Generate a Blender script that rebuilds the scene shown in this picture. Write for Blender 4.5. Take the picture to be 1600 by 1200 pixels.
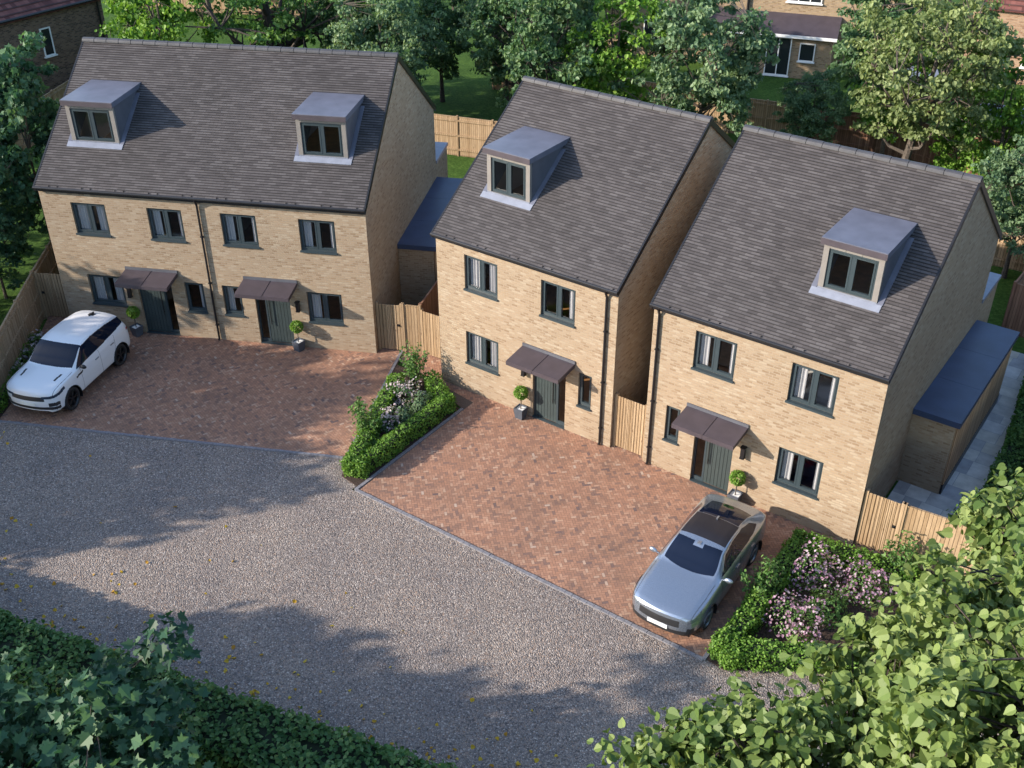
import bpy, bmesh, math, random
import numpy as np
from mathutils import Vector, Matrix
for o in list(bpy.data.objects): bpy.data.objects.remove(o)
R = math.radians
scene = bpy.context.scene
C = scene.collection
# ---------------------------------------------------------------- camera
cam = bpy.data.cameras.new('camera')
cam.sensor_width = 36.0
cam.lens = 36.0 * 1712.8 / 1600.0
cam.clip_end = 2000
cam.clip_start = 0.1
camo = bpy.data.objects.new('camera', cam)
C.objects.link(camo)
PIT, YAW, ROLL = 0.5812, -0.6202, -0.0019
fw = Vector((math.sin(YAW)*math.cos(PIT), math.cos(YAW)*math.cos(PIT), -math.sin(PIT)))
rt = Vector((math.cos(YAW), -math.sin(YAW), 0))
up = rt.cross(fw)
r2 = rt*math.cos(ROLL) + up*math.sin(ROLL)
u2 = -rt*math.sin(ROLL) + up*math.cos(ROLL)
CAM = Vector((19.218, -22.988, 19.462))
camo.matrix_world = Matrix(((r2.x, u2.x, -fw.x, CAM.x), (r2.y, u2.y, -fw.y, CAM.y), (r2.z, u2.z, -fw.z, CAM.z), (0, 0, 0, 1)))
scene.camera = camo
# ---------------------------------------------------------------- sky and sun
SUN = Vector((1.12, 1.24, -0.69)).normalized()           # the way the light travels
ELEV = math.asin(-SUN.z)
AZ = math.atan2(-SUN.x, -SUN.y)
world = bpy.data.worlds.new('World'); scene.world = world
world.use_nodes = True
wn = world.node_tree.nodes; wl = world.node_tree.links
bg = wn['Background']
sky = wn.new('ShaderNodeTexSky'); sky.sky_type = 'NISHITA'; sky.sun_disc = False
sky.sun_elevation = ELEV; sky.sun_rotation = AZ % (2*math.pi)
sky.air_density = 1.0; sky.dust_density = 0.7; sky.ozone_density = 1.5
wl.new(sky.outputs[0], bg.inputs[0]); bg.inputs[1].default_value = 0.15  # top of the daylight range
sun = bpy.data.lights.new('sun', 'SUN'); sun.energy = 3.35; sun.angle = R(0.6); sun.color = (1.0, 0.89, 0.755)
suno = bpy.data.objects.new('sun', sun); C.objects.link(suno)
suno.rotation_euler = SUN.to_track_quat('-Z', 'Y').to_euler()
suno.location = (-30, -40, 30)
vs = scene.view_settings
vs.view_transform = 'Standard'; vs.look = 'None'; vs.gamma = 1.0; vs.use_curve_mapping = False
vs.exposure = 1.38
scene.cycles.max_bounces = 8; scene.cycles.transparent_max_bounces = 12
scene.cycles.use_denoising = True

# ---------------------------------------------------------------- materials
class N:
    """small node-building helper"""
    def __init__(s, name):
        s.m = bpy.data.materials.new(name); s.m.use_nodes = True
        s.t = s.m.node_tree; s.b = s.t.nodes['Principled BSDF']; s.out = s.t.nodes['Material Output']
    def n(s, typ, ins=None, **kw):
        nd = s.t.nodes.new('ShaderNode' + typ)
        for k, v in kw.items(): setattr(nd, k, v)
        for k, v in (ins or {}).items():
            if hasattr(v, 'node'): s.t.links.new(v, nd.inputs[k])
            else: nd.inputs[k].default_value = v
        return nd
    def l(s, a, b): s.t.links.new(a, b)
    def setb(s, **kw):
        for k, v in kw.items():
            i = s.b.inputs[k.replace('_', ' ')]
            if hasattr(v, 'node'): s.l(v, i)
            else: i.default_value = v
        return s
    def mix(s, fac, a, b, typ='MIX'):
        nd = s.t.nodes.new('ShaderNodeMix'); nd.data_type = 'RGBA'; nd.blend_type = typ
        for k, v in ((0, fac), (6, a), (7, b)):
            if hasattr(v, 'node'): s.l(v, nd.inputs[k])
            else: nd.inputs[k].default_value = v
        return nd.outputs[2]
    def ramp(s, fac, stops, interp='LINEAR'):
        nd = s.t.nodes.new('ShaderNodeValToRGB'); nd.color_ramp.interpolation = interp
        e = nd.color_ramp.elements
        while len(e) < len(stops): e.new(0.5)
        for k, (p, c) in enumerate(stops):
            e[k].position = p; e[k].color = c if len(c) == 4 else (*c, 1)
        s.l(fac, nd.inputs[0]); return nd.outputs[0]
    def math(s, op, a, b=0.0):
        nd = s.t.nodes.new('ShaderNodeMath'); nd.operation = op
        for k, v in ((0, a), (1, b)):
            if hasattr(v, 'node'): s.l(v, nd.inputs[k])
            else: nd.inputs[k].default_value = v
        return nd.outputs[0]
    def noise(s, vec, scale, detail=3, rough=0.55):
        nd = s.n('TexNoise', {'Scale': scale, 'Detail': detail, 'Roughness': rough})
        if vec is not None: s.l(vec, nd.inputs['Vector'])
        return nd.outputs[0]
    def bump(s, h, dist, strength=1.0):
        nd = s.n('Bump', {'Height': h, 'Distance': dist, 'Strength': strength})
        s.l(nd.outputs[0], s.b.inputs['Normal'])
    def uv(s): return s.n('TexCoord').outputs['UV']
    def obj(s): return s.n('TexCoord').outputs['Object']
    def geo(s): return s.n('NewGeometry').outputs['Position']
    def scale(s, vec, v):
        nd = s.n('Mapping'); s.l(vec, nd.inputs[0]); nd.inputs['Scale'].default_value = v; return nd.outputs[0]

def c4(c): return (*c, 1.0) if len(c) == 3 else c

def plain(name, col, rough=0.5, metal=0.0, var=0.12, nscale=6.0, spec=None, bump=0.0, coat=0.0):
    k = N(name)
    nz = k.noise(k.obj(), nscale, 4)
    a = tuple(x*(1-var) for x in col); b = tuple(min(1, x*(1+var)) for x in col)
    k.setb(Base_Color=k.ramp(nz, [(0.3, a), (0.7, b)]), Roughness=rough, Metallic=metal)
    if spec is not None: k.b.inputs['Specular IOR Level'].default_value = spec
    if coat: k.b.inputs['Coat Weight'].default_value = coat; k.b.inputs['Coat Roughness'].default_value = 0.04
    if bump: k.bump(nz, bump)
    return k.m

def brick_mat(name, cols, mortar, bw=0.20, rh=0.075, ms=0.011, stain=0.18, rough=0.85):
    k = N(name); uv = k.uv()
    br = k.n('TexBrick', {'Vector': uv, 'Scale': 1.0, 'Mortar Size': ms, 'Mortar Smooth': 0.2, 'Bias': 0.0, 'Brick Width': bw, 'Row Height': rh,
                          'Color1': (0, 0, 0, 1), 'Color2': (1, 1, 1, 1), 'Mortar': (0.5, 0.5, 0.5, 1)}, offset=0.5)
    tone = k.ramp(br.outputs['Color'], [((i+0.5)/len(cols), c) for i, c in enumerate(cols)])
    # clusters of lighter and darker bricks, and blotches inside a brick
    n1 = k.noise(k.scale(uv, (3.0, 4.2, 1)), 1.6, 4)
    n2 = k.noise(k.scale(uv, (8.0, 13.0, 1)), 1.0, 4, 0.65)
    tone = k.mix(k.ramp(n1, [(0.40, (0, 0, 0)), (0.75, (0.42,)*3)]), tone, c4(cols[-1]))
    tone = k.mix(k.ramp(n2, [(0.62, (0, 0, 0)), (0.78, (0.40,)*3)]), tone, c4(cols[0]))
    big = k.noise(k.obj(), 0.35, 4)
    tone = k.mix(1.0, tone, k.ramp(big, [(0.3, (1-stain,)*3), (0.7, (1+stain*0.4,)*3)]), 'MULTIPLY')
    col = k.mix(br.outputs['Fac'], tone, c4(mortar))
    k.setb(Base_Color=col, Roughness=rough)
    k.b.inputs['Specular IOR Level'].default_value = 0.25
    h = k.math('SUBTRACT', k.math('MULTIPLY', n2, 0.5), br.outputs['Fac'])
    k.bump(h, 0.006, 0.9)
    return k.m

M = {}
M['brick'] = brick_mat('buff_brick', [(0.245, 0.168, 0.105), (0.305, 0.221, 0.144), (0.335, 0.248, 0.166), (0.315, 0.23, 0.148), (0.375, 0.30, 0.215)], (0.315, 0.248, 0.18), stain=0.14)
M['brick_dark'] = brick_mat('old_brown_brick', [(0.07, 0.045, 0.03), (0.13, 0.08, 0.05), (0.18, 0.11, 0.07), (0.22, 0.14, 0.09)], (0.16, 0.13, 0.11))
M['brick_yellow'] = brick_mat('old_yellow_brick', [(0.25, 0.16, 0.08), (0.36, 0.25, 0.13), (0.42, 0.30, 0.17), (0.38, 0.25, 0.14)], (0.30, 0.25, 0.19))
M['brick_orange'] = brick_mat('old_orange_brick', [(0.25, 0.13, 0.07), (0.36, 0.21, 0.12), (0.42, 0.27, 0.17)], (0.32, 0.25, 0.19))

def tile_mat(name, cols, bw, rh, rough=0.75):
    k = N(name); uv = k.uv()
    br = k.n('TexBrick', {'Vector': uv, 'Scale': 1.0, 'Mortar Size': 0.003, 'Mortar Smooth': 0.1, 'Bias': 0.0, 'Brick Width': bw, 'Row Height': rh,
                          'Color1': (0, 0, 0, 1), 'Color2': (1, 1, 1, 1), 'Mortar': (0, 0, 0, 1)}, offset=0.5)
    tone = k.ramp(br.outputs['Color'], [((i+0.5)/len(cols), c) for i, c in enumerate(cols)])
    n1 = k.noise(k.scale(uv, (2.0, 3.0, 1)), 1.5, 4)
    tone = k.mix(1.0, tone, k.ramp(n1, [(0.3, (0.90,)*3), (0.7, (1.10,)*3)]), 'MULTIPLY')
    big = k.noise(k.obj(), 0.5, 5)
    tone = k.mix(1.0, tone, k.ramp(big, [(0.3, (0.86,)*3), (0.7, (1.12,)*3)]), 'MULTIPLY')
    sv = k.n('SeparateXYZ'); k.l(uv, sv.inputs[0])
    fr = k.math('FRACT', k.math('DIVIDE', sv.outputs[1], rh))           # dark joint plus painted shade beneath the overlap, at the foot of every course
    lap_shade = k.ramp(fr, [(0.0, (1, 1, 1)), (0.16, (0.9,)*3), (0.30, (0, 0, 0))])
    col = k.mix(br.outputs['Fac'], tone, (0.02, 0.018, 0.018, 1)); col = k.mix(k.math('MULTIPLY', lap_shade, 0.75), col, (0.022, 0.019, 0.020, 1))
    k.setb(Base_Color=col, Roughness=rough)
    k.b.inputs['Specular IOR Level'].default_value = 0.3
    k.bump(k.noise(uv, 40, 3), 0.004, 0.6)
    return k.m
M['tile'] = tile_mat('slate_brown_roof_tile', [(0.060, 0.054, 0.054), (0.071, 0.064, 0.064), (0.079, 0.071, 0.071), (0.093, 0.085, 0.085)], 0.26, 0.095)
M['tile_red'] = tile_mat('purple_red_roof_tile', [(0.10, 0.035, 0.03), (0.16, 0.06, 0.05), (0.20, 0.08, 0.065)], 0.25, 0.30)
M['ridge'] = plain('ridge_tile_grey', (0.045, 0.045, 0.052), 0.6, var=0.2, nscale=3)
M['frame'] = plain('anthracite_frame', (0.034, 0.049, 0.057), 0.38, var=0.05)
M['door'] = plain('anthracite_door', (0.040, 0.055, 0.056), 0.42, var=0.08)
M['black'] = plain('black_plastic', (0.012, 0.012, 0.014), 0.35, var=0.1)
M['lead'] = plain('lead_grey_sheet', (0.115, 0.12, 0.155), 0.42, metal=0.0, var=0.14, nscale=2.2, bump=0.004)
M['lead_dark'] = plain('dark_lead_cladding', (0.085, 0.088, 0.105), 0.5, var=0.15, nscale=2.0)
M['flashing'] = plain('pale_lead_flashing', (0.20, 0.215, 0.265), 0.4, var=0.12, nscale=4)
M['blue_roof'] = plain('blue_grey_membrane', (0.035, 0.055, 0.115), 0.42, var=0.16, nscale=1.5, bump=0.003)
M['canopy'] = plain('brown_grey_canopy_sheet', (0.056, 0.045, 0.055), 0.5, var=0.15, nscale=2.5, bump=0.003)
M['stone'] = plain('beige_dormer_panel', (0.185, 0.168, 0.155), 0.7, var=0.08, nscale=3)
M['curtain'] = plain('pale_curtain', (0.42, 0.40, 0.42), 0.9, var=0.06)
M['interior'] = plain('interior_plaster', (0.45, 0.37, 0.29), 0.9, var=0.1, nscale=1)
M['boards'] = plain('oak_floor', (0.42, 0.20, 0.075), 0.55, var=0.25, nscale=4)
M['white'] = plain('white_paint', (0.78, 0.78, 0.76), 0.45, var=0.05)
M['pot'] = plain('slate_grey_pot', (0.07, 0.08, 0.10), 0.6, var=0.15)
M['earth'] = plain('bare_earth', (0.20, 0.15, 0.11), 0.95, var=0.3, nscale=1.5)
M['soil'] = plain('dark_bark_soil', (0.045, 0.026, 0.018), 0.95, var=0.5, nscale=30, bump=0.03)
M['kerb'] = plain('granite_sett', (0.19, 0.185, 0.20), 0.8, var=0.3, nscale=20, bump=0.004)
M['bed_linen'] = plain('white_bed_linen', (0.7, 0.68, 0.68), 0.9, var=0.04)
M['sofa'] = plain('navy_sofa_fabric', (0.05, 0.07, 0.16), 0.9, var=0.1)

def glass_mat(name, tint, refl=0.9):
    k = N(name)
    k.t.nodes.remove(k.b)
    fr = k.n('LayerWeight', {'Blend': 0.5}); fc = k.math('POWER', fr.outputs['Facing'], 4.0)
    tr = k.n('BsdfTransparent', {'Color': c4(tint)})
    gl = k.n('BsdfGlossy', {'Color': (refl, refl, refl, 1), 'Roughness': 0.02})
    mx = k.n('MixShader'); f = k.math('MULTIPLY_ADD', fc, 0.6)
    f.node.inputs[2].default_value = 0.05
    k.l(f, mx.inputs[0]); k.l(tr.outputs[0], mx.inputs[1]); k.l(gl.outputs[0], mx.inputs[2])
    k.l(mx.outputs[0], k.out.inputs[0])
    return k.m
M['glass'] = glass_mat('window_glass', (0.88, 0.90, 0.89))

def wood_mat(name, cols, board=0.10, rough=0.8):
    k = N(name); uv = k.uv()
    w = k.n('TexBrick', {'Vector': uv, 'Scale': 1.0, 'Mortar Size': 0.006, 'Mortar Smooth': 0.3, 'Brick Width': board, 'Row Height': 60.0,
                         'Color1': (0, 0, 0, 1), 'Color2': (1, 1, 1, 1), 'Mortar': (0, 0, 0, 1)}, offset=0.0)
    tone = k.ramp(w.outputs['Color'], [((i+0.5)/len(cols), c) for i, c in enumerate(cols)])
    g = k.noise(k.scale(uv, (22.0, 1.3, 1)), 2.0, 4)
    tone = k.mix(1.0, tone, k.ramp(g, [(0.3, (0.74,)*3), (0.7, (1.15,)*3)]), 'MULTIPLY')
    kn = k.n('TexVoronoi', {'Vector': k.scale(uv, (3.0, 1.4, 1)), 'Scale': 1.0}).outputs['Distance']
    tone = k.mix(k.ramp(kn, [(0.03, (0.7,)*3), (0.09, (0, 0, 0))]), tone, (0.10, 0.05, 0.025, 1))
    k.setb(Base_Color=k.mix(w.outputs['Fac'], tone, (0.06, 0.035, 0.02, 1)), Roughness=rough)
    k.b.inputs['Specular IOR Level'].default_value = 0.25
    k.bump(k.math('SUBTRACT', k.math('MULTIPLY', g, 0.4), w.outputs['Fac']), 0.008, 0.8)
    return k.m
M['wood'] = wood_mat('new_softwood', [(0.31, 0.21, 0.12), (0.40, 0.285, 0.175), (0.36, 0.25, 0.148), (0.45, 0.325, 0.205)])
M['wood_old'] = wood_mat('weathered_softwood', [(0.17, 0.085, 0.055), (0.25, 0.13, 0.085), (0.21, 0.11, 0.07), (0.30, 0.17, 0.11)])
M['cedar'] = wood_mat('cedar_cladding', [(0.34, 0.22, 0.125), (0.55, 0.38, 0.24), (0.46, 0.31, 0.19)], 0.12)

# ---------------------------------------------------------------- mesh builder
class MB:
    def __init__(s): s.v = []; s.f = []; s.uv = []
    def face(s, pts, uv=None):
        i = len(s.v); s.v += [tuple(p) for p in pts]; s.f.append(tuple(range(i, i+len(pts)))); s.uv.append(uv)
    quad = lambda s, a, b, c, d, uv=None: s.face((a, b, c, d), uv)
    def box(s, x0, x1, y0, y1, z0, z1, M4=None):
        P = [Vector((x, y, z)) for z in (z0, z1) for y in (y0, y1) for x in (x0, x1)]
        if M4 is not None: P = [M4 @ p for p in P]
        for q in ((0, 2, 3, 1), (4, 5, 7, 6), (0, 1, 5, 4), (1, 3, 7, 5), (3, 2, 6, 7), (2, 0, 4, 6)): s.face([P[j] for j in q])
        return s
    def obox(s, a, b, w, z0, z1):
        """upright box along the ground line a-b, w wide (centred)"""
        a = Vector((a[0], a[1], 0)); b = Vector((b[0], b[1], 0)); d = (b-a); L = d.length; d.normalize(); n = Vector((-d.y, d.x, 0))
        m = Matrix(((d.x, n.x, 0, a.x), (d.y, n.y, 0, a.y), (0, 0, 1, 0), (0, 0, 0, 1)))
        return s.box(0, L, -w/2, w/2, z0, z1, m)
    def prism(s, poly, z0, z1):
        n = len(poly)
        s.face([(p[0], p[1], z1) for p in poly]); s.face([(p[0], p[1], z0) for p in reversed(poly)])
        for i in range(n):
            a, b = poly[i], poly[(i+1) % n]
            s.face([(a[0], a[1], z0), (b[0], b[1], z0), (b[0], b[1], z1), (a[0], a[1], z1)])
        return s
    def tube(s, p0, p1, r0, r1=None, n=8, caps=True):
        p0, p1 = Vector(p0), Vector(p1); r1 = r0 if r1 is None else r1
        d = (p1-p0); d = d.normalized() if d.length > 1e-9 else Vector((0, 0, 1))
        t = d.orthogonal().normalized(); b = d.cross(t)
        A = [p0 + (t*math.cos(2*math.pi*k/n) + b*math.sin(2*math.pi*k/n))*r0 for k in range(n)]
        B = [p1 + (t*math.cos(2*math.pi*k/n) + b*math.sin(2*math.pi*k/n))*r1 for k in range(n)]
        for k in range(n): s.face((A[k], A[(k+1) % n], B[(k+1) % n], B[k]))
        if caps: s.face(list(reversed(A))); s.face(B)
        return s
    def path(s, pts, rs, n=7):
        for k in range(len(pts)-1): s.tube(pts[k], pts[k+1], rs[k], rs[k+1], n)
        return s
    def build(s, name, mat, parent=None, smooth=False, bevel=0.0, merge=False):
        me = bpy.data.meshes.new(name); me.from_pydata(s.v, [], s.f)
        ul = me.uv_layers.new(name='UVMap')
        for p in me.polygons:
            uv = s.uv[p.index]
            if uv is None:
                n = p.normal
                if abs(n.z) < 0.95:
                    t = Vector((0, 0, 1)).cross(n).normalized(); b = n.cross(t)
                else: t = Vector((1, 0, 0)); b = Vector((0, 1, 0))
                for li in p.loop_indices:
                    co = me.vertices[me.loops[li].vertex_index].co; ul.data[li].uv = (co.dot(t), co.dot(b))
            else:
                for k, li in enumerate(p.loop_indices): ul.data[li].uv = uv[k]
        if smooth or merge:
            bm = bmesh.new(); bm.from_mesh(me); bmesh.ops.remove_doubles(bm, verts=bm.verts, dist=1e-4); bm.to_mesh(me); bm.free()
        if smooth: me.polygons.foreach_set('use_smooth', [True]*len(me.polygons))
        me.materials.append(mat)
        o = bpy.data.objects.new(name, me); C.objects.link(o)
        if parent is not None: o.parent = parent
        if bevel:
            md = o.modifiers.new('bevel', 'BEVEL'); md.width = bevel; md.segments = 2; md.limit_method = 'ANGLE'
        return o

def tag(o, label=None, cat=None, group=None, kind=None):
    if label: o['label'] = label
    if cat: o['category'] = cat
    if group: o['group'] = group
    if kind: o['kind'] = kind
    return o
def thing(name, label, cat, loc=(0, 0, 0), rz=0.0, group=None):
    o = bpy.data.objects.new(name, None); o.empty_display_size = 0.3; C.objects.link(o)
    o.location = loc; o.rotation_euler = (0, 0, rz)
    return tag(o, label, cat, group)
def copy_tree(o, parent=None):
    c = o.copy(); C.objects.link(c)
    if parent is not None: c.parent = parent
    for ch in o.children: copy_tree(ch, c)
    return c
def raw_mesh(name, verts, faces, mat, parent=None, attr=None, smooth=False, uvs=None):
    """fast mesh from numpy arrays; faces is (n,k) int; attr: float per face called 'tone'"""
    verts = np.asarray(verts, np.float32); faces = np.asarray(faces, np.int32)
    me = bpy.data.meshes.new(name); nf, k = faces.shape
    me.vertices.add(len(verts)); me.vertices.foreach_set('co', verts.ravel())
    me.loops.add(nf*k); me.loops.foreach_set('vertex_index', faces.ravel())
    me.polygons.add(nf); me.polygons.foreach_set('loop_start', np.arange(0, nf*k, k, dtype=np.int32))
    me.update(calc_edges=True)
    if attr is not None:
        a = me.attributes.new('tone', 'FLOAT', 'FACE'); a.data.foreach_set('value', np.asarray(attr, np.float32))
    if smooth: me.polygons.foreach_set('use_smooth', np.ones(nf, bool))
    me.materials.append(mat)
    o = bpy.data.objects.new(name, me); C.objects.link(o)
    if parent is not None: o.parent = parent
    return o
# ================================================================ GROUND
HX, HY, HA = -12.805, -4.777, 0.4477                    # house 1: front left corner and turn
c1, s1 = math.cos(HA), math.sin(HA)
def w1(x, y): return (HX + c1*x - s1*y, HY + s1*x + c1*y)

def ground_mats():
    k = N('lawn_grass'); p = k.geo()
    n1 = k.noise(p, 0.6, 4); n2 = k.noise(p, 9.0, 5, 0.7)
    col = k.ramp(n2, [(0.3, (0.022, 0.052, 0.011)), (0.55, (0.055, 0.110, 0.024)), (0.75, (0.10, 0.16, 0.04))])
    col = k.mix(1.0, col, k.ramp(n1, [(0.3, (0.75, 0.8, 0.7)), (0.7, (1.2, 1.15, 1.0))]), 'MULTIPLY')
    k.setb(Base_Color=col, Roughness=0.9); k.b.inputs['Specular IOR Level'].default_value = 0.1
    k.bump(n2, 0.04, 0.8); M['lawn'] = k.m
    # gravel: small stones of several colours
    k = N('gravel_stones'); p = k.geo()
    warp = k.n('TexNoise', {'Vector': p, 'Scale': 12.0, 'Detail': 2.0})
    v = k.n('TexVoronoi', {'Vector': p, 'Scale': 30.0, 'Randomness': 1.0})
    v2 = k.n('TexVoronoi', {'Vector': p, 'Scale': 58.0})
    def stones(vv): 
        sep = k.n('SeparateColor'); k.l(vv.outputs['Color'], sep.inputs[0])
        return k.ramp(sep.outputs[0], [(0.0, (0.075, 0.070, 0.073)), (0.12, (0.155, 0.136, 0.132)), (0.34, (0.235, 0.207, 0.190)), (0.55, (0.295, 0.248, 0.215)), (0.72, (0.35, 0.312, 0.285)), (0.86, (0.31, 0.205, 0.145)), (0.95, (0.56, 0.50, 0.45))])
    col = k.mix(0.28, stones(v), stones(v2))
    gap = k.ramp(v.outputs['Distance'], [(0.25, (1.05,)*3), (0.75, (0.66,)*3)])
    col = k.mix(1.0, col, gap, 'MULTIPLY')
    big = k.noise(p, 0.45, 5)
    col = k.mix(1.0, col, k.ramp(big, [(0.3, (0.86, 0.86, 0.88)), (0.7, (1.13, 1.10, 1.06))]), 'MULTIPLY')
    k.setb(Base_Color=col, Roughness=0.85); k.b.inputs['Specular IOR Level'].default_value = 0.2
    h = k.math('SUBTRACT', 1.0, v.outputs['Distance'])
    k.bump(h, 0.03, 0.8); M['gravel'] = k.m
    # block paving: a tone per block
    k = N('red_block_paving'); a = k.n('Attribute', attribute_name='tone').outputs['Fac']
    col = k.ramp(a, [(0.0, (0.165, 0.115, 0.105)), (0.22, (0.25, 0.150, 0.112)), (0.45, (0.335, 0.184, 0.122)), (0.65, (0.385, 0.220, 0.148)), (0.85, (0.435, 0.282, 0.196)), (1.0, (0.46, 0.345, 0.27))])
    big = k.noise(k.geo(), 0.7, 5); fine = k.noise(k.geo(), 60, 3)
    col = k.mix(1.0, col, k.ramp(big, [(0.3, (0.82, 0.84, 0.86)), (0.7, (1.12, 1.08, 1.05))]), 'MULTIPLY')
    col = k.mix(1.0, col, k.ramp(fine, [(0.3, (0.85,)*3), (0.7, (1.12,)*3)]), 'MULTIPLY')
    k.setb(Base_Color=col, Roughness=0.85); k.b.inputs['Specular IOR Level'].default_value = 0.2
    k.bump(fine, 0.004, 0.6); M['block'] = k.m
    k = N('patio_sandstone'); a = k.n('Attribute', attribute_name='tone').outputs['Fac']
    col = k.ramp(a, [(0.0, (0.30, 0.30, 0.32)), (0.4, (0.45, 0.43, 0.41)), (0.7, (0.52, 0.47, 0.38)), (1.0, (0.56, 0.54, 0.52))])
    col = k.mix(1.0, col, k.ramp(k.noise(k.geo(), 3.0, 5), [(0.3, (0.8,)*3), (0.7, (1.15,)*3)]), 'MULTIPLY')
    k.setb(Base_Color=col, Roughness=0.75); M['patio'] = k.m
    M['sand'] = plain('joint_sand', (0.10, 0.075, 0.06), 0.95, var=0.3, nscale=30)
ground_mats()

g = MB()
xs = [-400, -120, -60, -30, 0, 30, 60, 120, 400]
for i in range(8):
    for j in range(8): g.quad((xs[i], xs[j], -0.05), (xs[i+1], xs[j], -0.05), (xs[i+1], xs[j+1], -0.05), (xs[i], xs[j+1], -0.05))
tag(g.build('ground', M['lawn'], merge=True), kind='structure')

# gravel lane in front, between the driveways and the hedge
GA, GB, GC = w1(0.60, -5.86), w1(11.78, -5.86), (1.45, -5.90)
g = MB()
g.face([(p[0], p[1], -0.012) for p in [(-26, -17.5), (-12, -24), (10.5, -15.4), (13.5, -13.5), (24, -9), (24, -3.5), (16.5, -3.0), (14.7, -4.0), (13.1, -5.2), (12.4, -5.86), GC, (1.45, -5.4), (0.85, -5.2), GB, GA, w1(-3.2, -5.9), w1(-12, -5.4)]])
tag(g.build('gravel', M['gravel']), kind='structure')

def clip_poly(pts, poly):
    """clip polygon pts by a convex counter-clockwise polygon"""
    out = pts
    for i in range(len(poly)):
        ax, ay = poly[i]; bx, by = poly[(i+1) % len(poly)]
        inp = out; out = []
        if not inp: break
        side = lambda q: (bx-ax)*(q[1]-ay) - (by-ay)*(q[0]-ax)
        for j in range(len(inp)):
            P, Q = inp[j-1], inp[j]; sp, sq = side(P), side(Q)
            if (sp >= 0) != (sq >= 0):
                t = sp/(sp-sq); out.append((P[0]+(Q[0]-P[0])*t, P[1]+(Q[1]-P[1])*t))
            if sq >= 0: out.append(Q)
    return out

def paving(name, polys, ang, origin, seed, mat, z=0.0, W=0.077, gap=0.006):
    """herringbone blocks over convex polygons (world xy), each block a face with its own tone"""
    rnd = random.Random(seed); ca, sa = math.cos(ang), math.sin(ang)
    V, F, T = [], [], []; base = MB()
    allp = [p for q in polys for p in q]
    loc = [((p[0]-origin[0])*ca + (p[1]-origin[1])*sa, -(p[0]-origin[0])*sa + (p[1]-origin[1])*ca) for p in allp]
    i0, i1 = int(min(p[0] for p in loc)/W)-3, int(max(p[0] for p in loc)/W)+3
    j0, j1 = int(min(p[1] for p in loc)/W)-3, int(max(p[1] for p in loc)/W)+3
    for q in polys: base.face([(p[0], p[1], z-0.004) for p in q])
    me_v, me_f, tone = [], [], []
    for j in range(j0, j1):
        for i in range(i0, i1):
            m = (i-j) % 4
            if m == 0: x0, x1, y0, y1 = i*W, (i+2)*W, j*W, (j+1)*W
            elif m == 3: x0, x1, y0, y1 = i*W, (i+1)*W, j*W, (j+2)*W
            else: continue
            x0 += gap/2; x1 -= gap/2; y0 += gap/2; y1 -= gap/2
            cor = [(origin[0]+x*ca-y*sa, origin[1]+x*sa+y*ca) for x, y in ((x0, y0), (x1, y0), (x1, y1), (x0, y1))]
            t = min(1, max(0, rnd.gauss(0.48, 0.18)))
            for q in polys:
                c = clip_poly(cor, q)
                if len(c) >= 3:
                    dz = rnd.uniform(0, 0.0015)
                    k = len(me_v); me_v += [(a, b, z+dz) for a, b in c]; me_f.append(tuple(range(k, k+len(c)))); tone.append(t)
    me = bpy.data.meshes.new(name)
    nb = len(me_v); bf = []
    for f, uv in zip(base.f, base.uv): bf.append(tuple(i+nb for i in f))
    me.from_pydata(me_v + base.v, [], me_f + bf)
    a = me.attributes.new('tone', 'FLOAT', 'FACE'); a.data.foreach_set('value', tone + [0.05]*len(bf))
    me.materials.append(mat); me.materials.append(M['sand'])
    for k in range(len(me_f), len(me_f)+len(bf)): me.polygons[k].material_index = 1
    o = bpy.data.objects.new(name, me); C.objects.link(o)
    return tag(o, kind='structure')

# driveway of the pair on the left, in house-1 axes
D1 = [w1(*p) for p in [(0.66, -5.75), (11.72, -5.75), (11.85, 1.2), (-1.4, 1.2)]]
paving('driveway', [D1], HA + R(45), (HX, HY), 3, M['block'])
E0, E1 = w1(11.82, -5.75), w1(11.88, 0.45)              # its right hand edging
BED1 = [(0.80, -5.62), (1.50, -5.72), (1.50, -1.00), (-0.62, -0.20), (-1.95, -0.15)]
D2 = [[(1.62, -5.80), (12.42, -5.80), (12.42, 0.5), (1.62, 0.5)], [(1.62, -0.95), (1.62, 0.6), (-2.3, 1.2), (-2.1, 0.10), (-0.62, -0.12)]]
D2.append([(12.42, -0.62), (15.2, -0.1), (16.4, 0.6), (16.4, 1.0), (12.42, 0.5)])
paving('driveway', D2, R(45), (0, 0), 4, M['block'])

def kerb(pts, seed, w=0.095, z=0.03):
    g = MB(); rnd = random.Random(seed)
    for a, b in zip(pts[:-1], pts[1:]):
        a, b = Vector((*a, 0)), Vector((*b, 0)); L = (b-a).length; n = max(1, int(L/0.21)); d = (b-a)/n
        for k in range(n):
            p = a + d*k + d*0.02; q = a + d*(k+1) - d*0.02
            g.obox(p, q, w, -0.2, z + rnd.uniform(-0.006, 0.006))
    return tag(g.build('kerb', M['kerb']), kind='structure')
kerb([w1(-1.55, -2.4), w1(0.60, -5.82), w1(11.78, -5.82), E1], 1)
kerb([(1.56, -0.93), (1.56, -5.86), (12.46, -5.86), (12.46, -5.0), (12.46, -0.62)], 2)

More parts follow.
